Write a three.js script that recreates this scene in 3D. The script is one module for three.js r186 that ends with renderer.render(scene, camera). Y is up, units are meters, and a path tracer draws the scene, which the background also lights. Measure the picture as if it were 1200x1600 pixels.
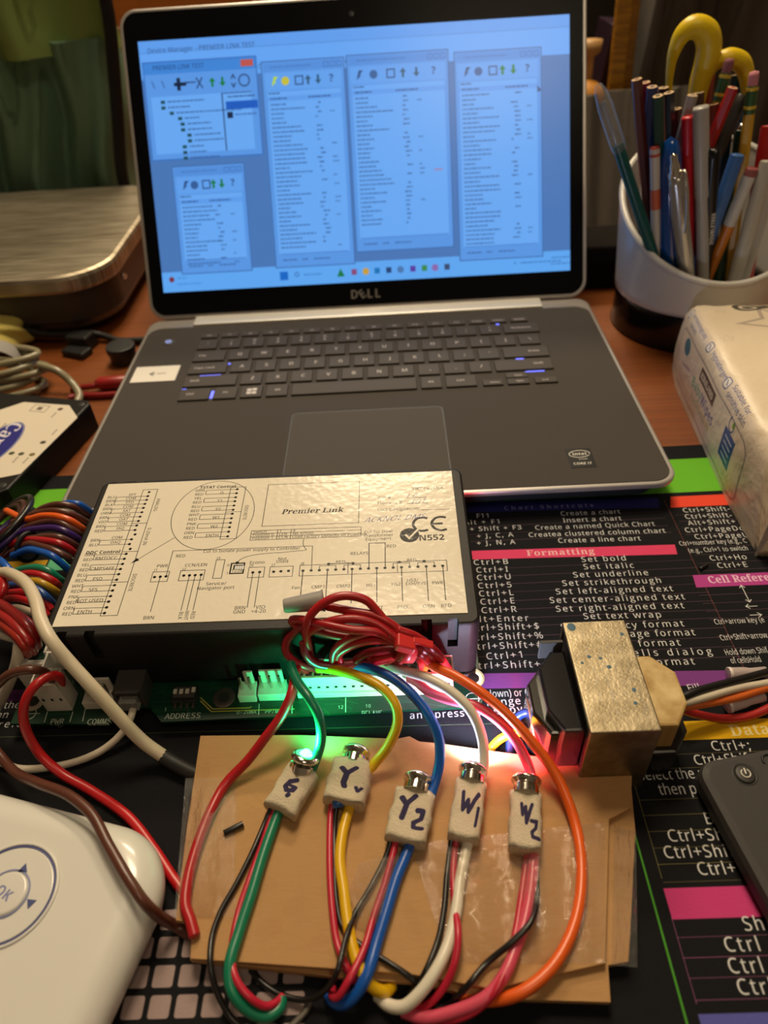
import * as THREE from 'three';
import { RoundedBoxGeometry } from 'three/addons/geometries/RoundedBoxGeometry.js';
import { TextGeometry } from 'three/addons/geometries/TextGeometry.js';
import { FontLoader } from 'three/addons/loaders/FontLoader.js';
import { mergeGeometries, toCreasedNormals } from 'three/addons/utils/BufferGeometryUtils.js';
import { Brush, Evaluator, SUBTRACTION } from 'three-bvh-csg';
import { RectAreaLightUniformsLib } from 'three/addons/lights/RectAreaLightUniformsLib.js';

// ---- camera, lights, exposure (lengths in the tables below are millimetres) ----
const scene = new THREE.Scene();
scene.background = new THREE.Color(0x000000);
const camera = new THREE.PerspectiveCamera(71.7825, 0.75, 0.01, 20);
{
  const m = [0.998585,-0.051760,0.012165,0.046793,0.746873,-0.663318,0.025248,0.662949,0.748239], c = [21.64,290.96,565.35];
  const b = new THREE.Matrix4().makeBasis(new THREE.Vector3(m[0], m[1], m[2]), new THREE.Vector3(m[3], m[4], m[5]), new THREE.Vector3(m[6], m[7], m[8]));
  camera.quaternion.setFromRotationMatrix(b);
  camera.position.set(c[0] / 1000, c[1] / 1000, c[2] / 1000);
  camera.focus = 0.335; camera.userData.fStop = 8;
}
const renderer = new THREE.WebGLRenderer();
renderer.toneMapping = THREE.LinearToneMapping;
renderer.toneMappingExposure = 1.0;
renderer.shadowMap.enabled = true;
RectAreaLightUniformsLib.init();
const WARM = new THREE.Color().setRGB(1.0, 0.81, 0.54);
// three flat ceiling fittings: one almost above the desk, one farther back (mirrored in the glossy label), a weak one on the viewer's side
const LAMPS = [
  { x: -0.02, z: -0.4, w: 0.46, d: 0.46, power: 27, where: 'almost above the desk' },
  { x: -0.02, z: -1.42, w: 0.5, d: 0.3, power: 50, where: 'beyond the desk' },
  { x: 0.35, z: 0.95, w: 0.5, d: 0.34, power: 4, where: 'on the viewer side' },
];
const LAMP_Y = 1.585;
for (const q of LAMPS) {
  const l = new THREE.RectAreaLight(WARM, q.power, q.w, q.d);
  l.position.set(q.x, LAMP_Y - 0.03, q.z); l.lookAt(q.x, -1, q.z); l.name = 'ceiling_light_glow'; scene.add(l);
}

// ---- helpers ----
const MM = 0.001;
let seed = 7;
const rnd = () => { seed = (seed * 1664525 + 1013904223) >>> 0; return seed / 4294967296; };
const taken = {};
const numbered = (n) => { const k = taken[n] = (taken[n] ?? -1) + 1; return k ? n + '_' + String(k).padStart(3, '0') : n; };
const rgb = (r, g, b) => new THREE.Color().setRGB(r, g, b);
const hex = (h) => new THREE.Color(h);
function M(color, roughness = 0.6, o = {}) { return new THREE.MeshPhysicalMaterial({ color: color.isColor ? color : hex(color), roughness, ...o }); }
function thing(name, label, category, base = [0, 0, 0], group) {
  const g = new THREE.Group(); g.name = numbered(name); g.position.set(base[0] * MM, base[1] * MM, base[2] * MM);
  g.userData = { label, category }; if (group) g.userData.group = group;
  g.userData.base = base; scene.add(g); return g;
}
const baseOf = (o) => { let b = [0, 0, 0]; for (let q = o; q; q = q.parent) if (q.userData.base) b = q.userData.base; return b; };
// geometry in mm, in world axes, becomes a mesh in metres relative to its parent's base
function part(parent, name, geo, material, label) {
  const b = baseOf(parent), g = geo.clone ? geo : geo;
  g.translate(-b[0], -b[1], -b[2]); g.scale(MM, MM, MM);
  const m = new THREE.Mesh(g, material); m.name = name; m.castShadow = m.receiveShadow = true;
  if (label) m.userData.label = label;
  parent.add(m); return m;
}
function single(name, label, category, geo, material, group) {
  geo.computeBoundingBox(); const b = geo.boundingBox, c = [(b.min.x + b.max.x) / 2, b.min.y, (b.min.z + b.max.z) / 2];
  geo.translate(-c[0], -c[1], -c[2]); geo.scale(MM, MM, MM);
  const m = new THREE.Mesh(geo, material); m.name = numbered(name); m.position.set(c[0] * MM, c[1] * MM, c[2] * MM); m.castShadow = m.receiveShadow = true;
  m.userData = { label, category }; if (group) m.userData.group = group;
  scene.add(m); return m;
}
function struct(name, geo, material) { const m = single(name, name, 'x', geo, material); m.name = name; m.userData = { kind: 'structure' }; return m; }
// box from corner to corner
function bx(x0, y0, z0, x1, y1, z1, r = 0) {
  const w = Math.abs(x1 - x0), h = Math.abs(y1 - y0), d = Math.abs(z1 - z0);
  const g = r > 0 ? new RoundedBoxGeometry(w, h, d, 2, Math.min(r, w / 2.01, h / 2.01, d / 2.01)) : new THREE.BoxGeometry(w, h, d);
  g.translate((x0 + x1) / 2, (y0 + y1) / 2, (z0 + z1) / 2); return g;
}
const V = (a) => new THREE.Vector3(a[0], a[1], a[2]);
function tube(pts, r, per = 7, radial = 10, closed = false) {
  const c = new THREE.CatmullRomCurve3(pts.map(V), closed, 'centripetal');
  const n = Math.max(6, Math.round(pts.length * per)), g = new THREE.TubeGeometry(c, n, r, radial, closed);
  if (closed) return g.toNonIndexed();
  const caps = [0, 1].map((t) => {
    const s = new THREE.SphereGeometry(r, radial, 5, 0, 2 * Math.PI, 0, Math.PI / 2); const d = c.getTangentAt(t).multiplyScalar(t ? 1 : -1);
    s.scale(1, 0.35, 1); s.applyQuaternion(new THREE.Quaternion().setFromUnitVectors(new THREE.Vector3(0, 1, 0), d)); const p = c.getPointAt(t); s.translate(p.x, p.y, p.z); return s;
  });
  return merge([g, ...caps]);
}
// tube whose radius follows the list rs along its length; flat squeezes it across the view
function tubeVar(pts, rs, n = 60, radial = 14) {
  const c = new THREE.CatmullRomCurve3(pts.map(V), false, 'centripetal'), g = new THREE.TubeGeometry(c, n, 1, radial, false), p = g.attributes.position;
  for (let j = 0; j <= n; j++) { const t = j / n, o = c.getPointAt(t), k = t * (rs.length - 1), i = Math.min(rs.length - 2, k | 0), r = rs[i] + (rs[i + 1] - rs[i]) * (k - i); for (let q = 0; q <= radial; q++) { const a = j * (radial + 1) + q; p.setXYZ(a, o.x + (p.getX(a) - o.x) * r, o.y + (p.getY(a) - o.y) * r, o.z + (p.getZ(a) - o.z) * r); } }
  const ends = [0, 1].map((t) => { const o = c.getPointAt(t), r = rs[t ? rs.length - 1 : 0]; return new THREE.SphereGeometry(r, 12, 8).translate(o.x, o.y, o.z); });
  g.computeVertexNormals(); return merge([g, ...ends]);
}
function merge(list) { return mergeGeometries(list.map((g) => { const q = g.index ? g.toNonIndexed() : g; for (const k of Object.keys(q.attributes)) if (!['position', 'normal', 'uv'].includes(k)) q.deleteAttribute(k); return q; })); }
function lathe(profile, x = 0, y = 0, z = 0, seg = 32) { const g = new THREE.LatheGeometry(profile.map((p) => new THREE.Vector2(p[0], p[1])), seg); g.translate(x, y, z); return g; }
// a lathe profile along the line a -> b (profile heights measured from a)
function along(geo, a, b) {
  const d = V(b).sub(V(a)).normalize(); geo.applyQuaternion(new THREE.Quaternion().setFromUnitVectors(new THREE.Vector3(0, 1, 0), d)); geo.translate(a[0], a[1], a[2]); return geo;
}
function rod(a, b, r, seg = 12, r2 = r) { const L = V(a).distanceTo(V(b)); return along(lathe([[0.001, 0], [r, 0], [r2, L], [0.001, L]], 0, 0, 0, seg), a, b); }
function roundRect(x0, z0, x1, z1, r) {
  const s = new THREE.Shape(), a = -z1, b = -z0;   // shape y = -z so that extrusion goes up
  s.moveTo(x0 + r, a); s.lineTo(x1 - r, a); s.absarc(x1 - r, a + r, r, -Math.PI / 2, 0); s.lineTo(x1, b - r); s.absarc(x1 - r, b - r, r, 0, Math.PI / 2);
  s.lineTo(x0 + r, b); s.absarc(x0 + r, b - r, r, Math.PI / 2, Math.PI); s.lineTo(x0, a + r); s.absarc(x0 + r, a + r, r, Math.PI, 1.5 * Math.PI); return s;
}
function poly(pts) { const s = new THREE.Shape(); pts.forEach((p, i) => (i ? s.lineTo(p[0], -p[1]) : s.moveTo(p[0], -p[1]))); s.closePath(); return s; }
// extrude a shape (x, -z) upwards from y0 to y1
function slab(shape, y0, y1, bevel = 0, seg = 10) {
  const g = new THREE.ExtrudeGeometry(shape, { depth: Math.max(0.01, y1 - y0 - 2 * bevel), bevelEnabled: bevel > 0, bevelThickness: bevel, bevelSize: bevel, bevelOffset: -bevel, bevelSegments: 2, curveSegments: seg });
  g.rotateX(-Math.PI / 2); g.translate(0, y0 + bevel, 0); return g;
}
function uvBy(g, fn) { const p = g.attributes.position, u = new Float32Array(p.count * 2); for (let i = 0; i < p.count; i++) { const r = fn(p.getX(i), p.getY(i), p.getZ(i)); u[2 * i] = r[0]; u[2 * i + 1] = r[1]; } g.setAttribute('uv', new THREE.BufferAttribute(u, 2)); return g; }
const uvXZ = (g, s = 100) => uvBy(g, (x, y, z) => [x / s, -z / s]);
const uvBox = (g, s = 100) => { const n = g.attributes.normal, p = g.attributes.position, u = new Float32Array(p.count * 2); for (let i = 0; i < p.count; i++) { const ax = Math.abs(n.getX(i)), ay = Math.abs(n.getY(i)), az = Math.abs(n.getZ(i)); const [a, b] = ay >= ax && ay >= az ? [p.getX(i), -p.getZ(i)] : ax > az ? [p.getZ(i), p.getY(i)] : [p.getX(i), p.getY(i)]; u[2 * i] = a / s; u[2 * i + 1] = b / s; } g.setAttribute('uv', new THREE.BufferAttribute(u, 2)); return g; };
function canvas(w, h, draw, srgb = true) {
  const c = document.createElement('canvas'); c.width = w; c.height = h; const x = c.getContext('2d'); draw(x, w, h);
  const t = new THREE.CanvasTexture(c); if (srgb) t.colorSpace = THREE.SRGBColorSpace; t.magFilter = THREE.LinearFilter; t.wrapS = t.wrapT = THREE.ClampToEdgeWrapping; return t;
}
// tileable value noise, several octaves; result 0..1
function noiseTex(n, cells, oct = 4, seed0 = 1, stretch = [1, 1], tone = null) {
  let s = seed0 * 9781 + 3; const r = () => { s = (s * 1664525 + 1013904223) >>> 0; return s / 4294967296; };
  const d = new Float32Array(n * n); let amp = 1, sum = 0;
  for (let o = 0; o < oct; o++) {
    const cx = cells * stretch[0] * 2 ** o | 0, cy = cells * stretch[1] * 2 ** o | 0; if (cx > n || cy > n) break;
    const g = Float32Array.from({ length: cx * cy }, r); sum += amp;
    for (let y = 0; y < n; y++) for (let x = 0; x < n; x++) {
      const fx = x / n * cx, fy = y / n * cy, ix = fx | 0, iy = fy | 0, a = fx - ix, b = fy - iy, u = a * a * (3 - 2 * a), v = b * b * (3 - 2 * b), jx = (ix + 1) % cx, jy = (iy + 1) % cy;
      d[y * n + x] += amp * ((g[iy * cx + ix] * (1 - u) + g[iy * cx + jx] * u) * (1 - v) + (g[jy * cx + ix] * (1 - u) + g[jy * cx + jx] * u) * v);
    }
    amp *= 0.55;
  }
  const px = new Uint8Array(n * n * 4);
  for (let i = 0; i < n * n; i++) { const v = d[i] / sum; const c = tone ? tone(v) : [v * 255, v * 255, v * 255]; px[4 * i] = c[0]; px[4 * i + 1] = c[1]; px[4 * i + 2] = c[2]; px[4 * i + 3] = 255; }
  const t = new THREE.DataTexture(px, n, n); t.magFilter = THREE.LinearFilter; t.wrapS = t.wrapT = THREE.RepeatWrapping; if (tone) t.colorSpace = THREE.SRGBColorSpace; t.needsUpdate = true; return t;
}
const mix = (a, b) => (v) => { const k = Math.min(1, Math.max(0, (v - 0.25) * 2)); return a.map((q, i) => q + (b[i] - q) * k); };
const font = await new FontLoader().loadAsync('fonts/droid/droid_sans_bold.typeface.json');
// flat lettering as thin raised geometry, lying in x/y before it is placed
function letters(text, size, depth = 0.15) { const g = new TextGeometry(text, { font, size, depth, curveSegments: 4, bevelEnabled: false }); g.computeBoundingBox(); const b = g.boundingBox; g.translate(-(b.min.x + b.max.x) / 2, -(b.min.y + b.max.y) / 2, 0); return g; }
// text drawn character by character so that it spans x0..x1
function spread(x, str, x0, y0, x1, y1) {
  const n = [...str], w = n.map((c) => x.measureText(c).width), tot = w.reduce((a, b) => a + b, 0), len = Math.hypot(x1 - x0, y1 - y0), gap = n.length > 1 ? Math.max(0, len - tot) / (n.length - 1) : 0;
  x.save(); x.translate(x0, y0); x.rotate(Math.atan2(y1 - y0, x1 - x0)); if (tot > len) x.scale(len / tot, 1); x.textAlign = 'left'; let p = 0; n.forEach((c, i) => { x.fillText(c, p, 0); p += w[i] + gap; }); x.restore();
}
const fineNoise = noiseTex(256, 32, 4, 2), midNoise = noiseTex(256, 8, 5, 3), weaveNoise = noiseTex(256, 64, 2, 4);
const rep = (t, a, b = a) => { const c = t.clone(); c.repeat.set(a, b); c.needsUpdate = true; return c; };

// ---- the room: floor, ceiling, walls with thickness ----
{
  const paint = M(rgb(0.26, 0.23, 0.2), 0.9, { bumpMap: rep(fineNoise, 6), bumpScale: 0.0004 });
  const RX = 1500, RZ0 = -1900, RZ1 = 1700, FY = -750, CY = 1600;
  struct('floor', bx(-RX, FY - 40, RZ0, RX, FY, RZ1), M(rgb(0.16, 0.1, 0.06), 0.6));
  struct('ceiling', bx(-RX, CY, RZ0, RX, CY + 40, RZ1), M(rgb(0.6, 0.58, 0.55), 0.95));
  struct('wall_back', bx(-RX - 40, FY - 40, RZ0 - 40, RX + 40, CY + 40, RZ0), paint);
  struct('wall_front', bx(-RX - 40, FY - 40, RZ1, RX + 40, CY + 40, RZ1 + 40), paint);
  struct('wall_left', bx(-RX - 40, FY - 40, RZ0, -RX, CY + 40, RZ1), paint);
  struct('wall_right', bx(RX, FY - 40, RZ0, RX + 40, CY + 40, RZ1), paint);
  for (const LAMP of LAMPS) {
  const f = thing('ceiling_light', 'flat rectangular ceiling light ' + LAMP.where, 'light', [LAMP.x * 1000, 1570, LAMP.z * 1000]);
  const w = LAMP.w * 500, d = LAMP.d * 500, X = LAMP.x * 1000, Z = LAMP.z * 1000;
  part(f, 'frame', merge([bx(X - w - 15, 1572, Z - d - 15, X + w + 15, 1600, Z - d), bx(X - w - 15, 1572, Z + d, X + w + 15, 1600, Z + d + 15), bx(X - w - 15, 1572, Z - d, X - w, 1600, Z + d), bx(X + w, 1572, Z - d, X + w + 15, 1600, Z + d)]), M(rgb(0.7, 0.7, 0.7), 0.4));
  part(f, 'diffuser', bx(X - w, 1585, Z - d, X + w, 1600, Z + d), M(rgb(0.9, 0.9, 0.85), 0.5, { emissive: WARM, emissiveIntensity: 2.5 }));
  }
}
// ---- desk ----
const woodTex = canvas(1024, 1024, (x, w, h) => {
  x.fillStyle = '#b8703a'; x.fillRect(0, 0, w, h);
  for (let i = 0; i < 2600; i++) {
    const y = rnd() * h, l = 120 + rnd() * 700, X = rnd() * w - 200, d = rnd();
    x.strokeStyle = d < 0.5 ? `rgba(96,44,16,${0.05 + rnd() * 0.12})` : `rgba(226,150,84,${0.04 + rnd() * 0.1})`; x.lineWidth = 0.6 + rnd() * 2.2;
    x.beginPath(); x.moveTo(X, y); x.bezierCurveTo(X + l * 0.3, y + rnd() * 10 - 5, X + l * 0.7, y + rnd() * 10 - 5, X + l, y + rnd() * 8 - 4); x.stroke();
  }
});
woodTex.wrapS = woodTex.wrapT = THREE.RepeatWrapping;
const deskWood = M(rgb(0.45, 0.34, 0.15), 0.42, { map: woodTex, clearcoat: 0.25, clearcoatRoughness: 0.35 });
{
  const d = thing('desk', 'orange brown wooden desk under the laptop and the black mat', 'desk', [-50, -750, -30]);
  part(d, 'desk_top', uvXZ(bx(-760, -28, -640, 660, 0, 545, 3), 420), deskWood);
  for (const [x, z] of [[-720, -600], [620, -600], [-720, 505], [620, 505]]) part(d, 'leg', uvBox(bx(x - 25, -750, z - 25, x + 25, -28, z + 25, 3), 420), deskWood);
}
// ---- printed desk mat ----
{
  const X0 = -200, X1 = 260, Z0 = 186, Z1 = 510, K = 2048 / (X1 - X0), H = Math.round((Z1 - Z0) * K);
  const print = canvas(2048, H, (x) => {
    x.scale(K, K); x.translate(-X0, -Z0);
    x.fillStyle = '#17171a'; x.fillRect(X0, Z0, X1 - X0, Z1 - Z0);
    for (let i = 0; i < 9000; i++) { x.fillStyle = rnd() < 0.5 ? 'rgba(60,60,66,0.18)' : 'rgba(0,0,0,0.2)'; x.fillRect(X0 + rnd() * 460, Z0 + rnd() * 324, 0.4 + rnd() * 0.8, 0.3); }
    const band = (p, c) => { x.fillStyle = c; x.beginPath(); p.forEach((q, i) => (i ? x.lineTo(q[0], q[1]) : x.moveTo(q[0], q[1]))); x.fill(); };
    const WHITE = '#d8d8d8';
    const tx = (s, a, b, size, font = 'sans-serif', c = WHITE, bold = '') => { x.fillStyle = c; x.font = `${bold} ${size}px ${font}`; x.textBaseline = 'alphabetic'; spread(x, s, a[0], a[1], b[0], b[1]); };
    const line = (a, b, c = 'rgba(170,120,150,0.5)', w = 0.25) => { x.strokeStyle = c; x.lineWidth = w; x.beginPath(); x.moveTo(a[0], a[1]); x.lineTo(b[0], b[1]); x.stroke(); };
    // green title band along the rear edge
    x.fillStyle = '#68b42e'; x.fillRect(X0, 201, X1 - X0, 33);
    // chart shortcuts
    band([[61.5,234.2], [178.4,237.8], [176.9,247], [61.6,243.3]], '#20205a'); tx('Chart Shortcuts', [84.1,242.7], [138.1,243.8], 4.6, 'serif', '#8a8ab0');
    for (const q of [[102.9,250.4], [101.9,256.4], [100.8,262.8], [99.7,268.8]]) line([40, q[1]], [177, q[1]]);
    tx('F11', [66.3,248.3], [74.8,248.6], 5.2); tx('Alt + F1', [58.4,253.9], [80.6,254.1], 5.2); tx('+ Shift + F3', [61.3,259.9], [92.2,260.2], 5.2);
    tx('+ J, C, A', [64.7,266.1], [86.3,266], 5.2); tx('+ J, N, A', [64,272], [86.5,272.2], 5.2);
    tx('Create a chart', [116.8,249.9], [152.6,250.4], 5.2); tx('Insert a chart', [117.1,255.9], [151.8,256.3], 5.2); tx('Create a named Quick Chart', [99.6,261.2], [169.6,262.4], 5.2);
    tx('Createa clustered column chart', [94.8,267], [173.9,268.6], 5.2); tx('Create a line chart', [110.8,273], [158.1,274], 5.2);
    // formatting
    band([[60.3,276.4], [175.7,278.7], [174.7,286.5], [60.4,283.5]], '#d8446c'); tx('Formatting', [91.3,282.2], [129.7,283], 6.2, 'serif', '#e8b8b8', 'bold');
    { const rows = [['Ctrl+B', [60.5,287.9], [80.3,288.3]], ['Ctrl+I', [61.3,293.9], [79.4,294.2]], ['Ctrl+U', [61,299.7], [80.3,299.9]], ['Ctrl+5', [60.9,305.7], [79.7,305.9]], ['Ctrl+L', [60.8,311.5], [79.7,311.6]], ['Ctrl+E', [60.9,317.3], [79.6,317.4]], ['Ctrl+R', [60.8,323.2], [79.6,323.3]], ['Alt+Enter', [54.8,329], [84.9,329.6]], ['Ctrl+Shift+$', [52.7,334.7], [89.5,335.2]], ['Ctrl+Shift+%', [52,340.8], [90.3,341.3]], ['Ctrl+Shift+#', [52,346.6], [89.3,346.9]], ['Ctrl+1', [59.9,352.9], [78.9,352.6]], ['Ctrl+Shift+~', [51.2,358.3], [89.7,358.7]]];
      for (const [s, a, b] of rows) tx(s, a, b, 5.6);
      const right = [['Set bold', [120.7,289.3], [145.9,289.7]], ['Set italic', [120.6,295], [148.5,295.6]], ['Set underline', [113.7,300.8], [154.8,301.5]], ['Set strikethrough', [106.6,306.6], [160,307.5]], ['Set left-aligned text', [102,312.4], [164.2,313.7]], ['Set center-aligned text', [97.6,318.3], [168.4,319.7]], ['Set right-aligned text', [99.7,324.4], [166.1,325.7]], ['Set text wrap', [112.8,330.1], [152.8,331.1]], ['Set currency format', [99.9,336.5], [162.2,337.5]], ['Set percentage format', [98.8,342.1], [165.8,343.4]], ['Set date format', [107.5,348.3], [156.6,349.3]], ['Open cells dialog', [106.2,354], [170,355.4]], ['Set general format', [100,359.8], [159.7,360.8]]];
      for (const [s, a, b] of right) tx(s, a, b, 5.6);
      for (let i = 0; i < right.length - 1; i++) line([40, right[i][2][1] + 1.6], [182, right[i][2][1] + 1.6]); }
    line([181.5, 240], [181.5, 395], 'rgba(180,90,90,0.6)', 0.35);
    // purple band and the fill section
    band([[40, 360.2], [172.8, 364.7], [170, 373], [40, 369]], '#7a3e86'); band([[-200, 358.6], [-155, 359.4], [-155, 366.2], [-200, 365.4]], '#5a2e66');
    tx('(Ctrl+D down) or Ctrl+', [43.8,374.5], [84.4,374.3], 5.4); tx('Fill', [151.3,375], [157.6,374.6], 5); tx('Change to', [53.2,379.1], [80.6,378.6], 5.4); tx('Copy f', [59.7,383.8], [77.5,382.9], 5.4); tx('and press Ctrl', [20.7,384.1], [57.7,383.7], 5.2);
    tx('Alt +', [-186.6,356.3], [-169.5,355.3], 5.6); tx('for the', [-184.8,369.9], [-167.9,369.7], 5.4); tx('can', [-180.2,375.1], [-171.5,375.1], 5.4); tx('relearning', [-174.7,380.1], [-142.6,379.9], 5.2);
    line([-171.1,385.3], [90.5,388.8], 'rgba(120,150,90,0.6)', 0.3);
    band([[-200, 268], [-189, 268], [-189, 276], [-200, 276]], '#c89a2a'); band([[-188, 267], [-172, 267], [-172, 277], [-188, 277]], '#62b48a');
    // right hand column
    band([[186, 237.5], [260, 237.5], [260, 247.5], [183, 247.5]], '#e24a34'); tx('O', [226, 246], [231, 246], 6, 'sans-serif', '#f0b0a0');
    const rc = [['Ctrl+Shift-', [189.2,252.3], [217.1,252.6]], ['Ctrl+Shift-', [188.6,257.9], [216.2,258.3]], ['Alt+Shift+', [188.5,263.5], [216.2,263.8]], ['Ctrl+PageDo', [184.8,269.3], [218.9,269.7]], ['Ctrl+PageU', [188.4,275.1], [219.2,275.5]], ['Ctrl+number key (e.g., C', [178.2,280.3], [216.2,280.3]], ['(e.g., Ctrl+1 to switch', [181.5,286.1], [214.7,286.2]], ['Ctrl+Ho', [190.8,292.5], [211.4,292.6]], ['Ctrl+E', [192.9,298.3], [209.5,298.4]]];
    for (const [s, a, b] of rc) { tx(s, a, b, s.length > 15 ? 4.8 : 5.4); line([184, b[1] + 1.5], [260, b[1] + 1.5]); }
    band([[177.6,302.7], [226.2,303.1], [223.7,311.9], [176.6,311.7]], '#b0428c'); tx('Cell Reference', [184.4,308.6], [227.9,308.4], 7, 'serif', '#e6c0d8', 'bold');
    for (const [s, a] of [[Math.PI * 1.5, [200.3,314.5]], [Math.PI / 2, [200.2,320.3]], [Math.PI, [200.1,326.1]], [0, [199.8,331.9]]]) { x.save(); x.translate(a[0], a[1]); x.rotate(s); x.strokeStyle = WHITE; x.lineWidth = 0.5; x.beginPath(); x.moveTo(-3, 0); x.lineTo(3, 0); x.moveTo(1.2, -1.5); x.lineTo(3, 0); x.lineTo(1.2, 1.5); x.stroke(); x.restore(); }
    for (const q of [[178.7,317.2], [178.1,322.9], [176.9,328.2], [176.3,333.6], [173.8,344.2], [172.9,352]]) line([176, q[1]], [260, q[1]]);
    tx('Ctrl+arrow key (e', [177.5,337.4], [202.8,337.2], 4.8); tx('Ctrl+Shift+arrow', [176.8,347.5], [200.3,347], 4.8); tx('Hold down Shif', [175.8,356.5], [196.7,356], 4.8); tx('of cellsHold', [176.8,361.4], [191.5,361.1], 4.8);
    // yellow band, data section
    band([[112, 390.8], [260, 391.4], [260, 400.8], [112, 400.2]], '#d8a818'); tx('Data', [162.4,399], [180.2,398.6], 7.4, 'serif', '#e8d8a0', 'bold');
    tx('Ctrl+;', [151.6,405.6], [168.8,406], 6.4); tx('Ctrl+Shift', [142.1,411.9], [167.6,412], 6.4); tx('Select the range', [116.6,418.1], [156,418.2], 6.6); tx('then press D', [123.3,424.7], [154.3,424.9], 6.6);
    tx('Back', [137.6,437.6], [151.4,437.7], 6.6); tx('Ctrl+Shift+', [121,443.9], [154,444.2], 6.6); tx('Ctrl+Shift+"', [117.5,450.2], [153.9,450.6], 6.6); tx('Ctrl+"-"', [128.3,456.8], [151.3,456.9], 6.6);
    for (const q of [[127.3,406.8], [125.4,413.2], [121.4,426.6], [119.4,433.1], [117.5,439.6], [115.6,446.1], [113.7,452.3], [111.7,458.9]]) { line([114.2, q[1]], [260, q[1]], 'rgba(150,140,80,0.7)', 0.25); }
    line([114.2, 399], [114.2, 457.5], 'rgba(150,140,80,0.8)', 0.3); line([108.6, 395], [108.6, 510], '#4c9a30', 0.8);
    band([[113.6, 461], [260, 461], [260, 471.8], [113.6, 471.8]], '#c8407c'); tx('C', [149,468.1], [150.4,468.2], 7, 'serif', '#f0d0e0', 'bold');
    tx('Shift', [138.1,476.3], [153.5,476.4], 6.6); tx('Ctrl', [129,482.8], [141.8,482.9], 6.6); tx('Ctrl', [127.9,489.4], [140.3,489.5], 6.6); tx('Ctrl', [128.6,495.8], [141.2,495.9], 6.6);
    for (const q of [[115.7,477.7], [113.6,484.2], [111.6,490.4], [109.5,496.9]]) { line([113.6, q[1]], [260, q[1]], 'rgba(160,90,130,0.8)', 0.25); } line([113.6, 471], [113.6, 498], 'rgba(160,90,130,0.8)', 0.3);
    band([[113, 500.8], [260, 500.8], [260, 510], [113, 510]], '#5a5aa8');
    // printed grid of key squares
    { const a = [-84.2,490.7], b = [-74.8,490.9], c = [-83.1,481.4], p = b[0] - a[0], q = a[1] - c[1];
      for (let r = -3; r < 3; r++) for (let i = 0; i < 7; i++) { const X = a[0] + i * p + r * 0.6, Z = a[1] + r * q; x.fillStyle = '#a08c8a'; x.beginPath(); x.roundRect(X, Z, p * 0.8, q * 0.76, 1); x.fill(); } }
  });
  const body = bx(-480, 0, Z0, 430, 2, 520, 0.9); uvBy(body, (X, y, z) => [(X - X0) / (X1 - X0), 1 - (z - Z0) / (Z1 - Z0)]);
  single('desk_mat', 'black desk mat printed with coloured tables of keyboard shortcuts', 'desk mat', body, M(rgb(1, 1, 1), 0.9, { map: print, specularIntensity: 0.35, bumpMap: rep(weaveNoise, 14, 10), bumpScale: 0.00012 }));
}

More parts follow.
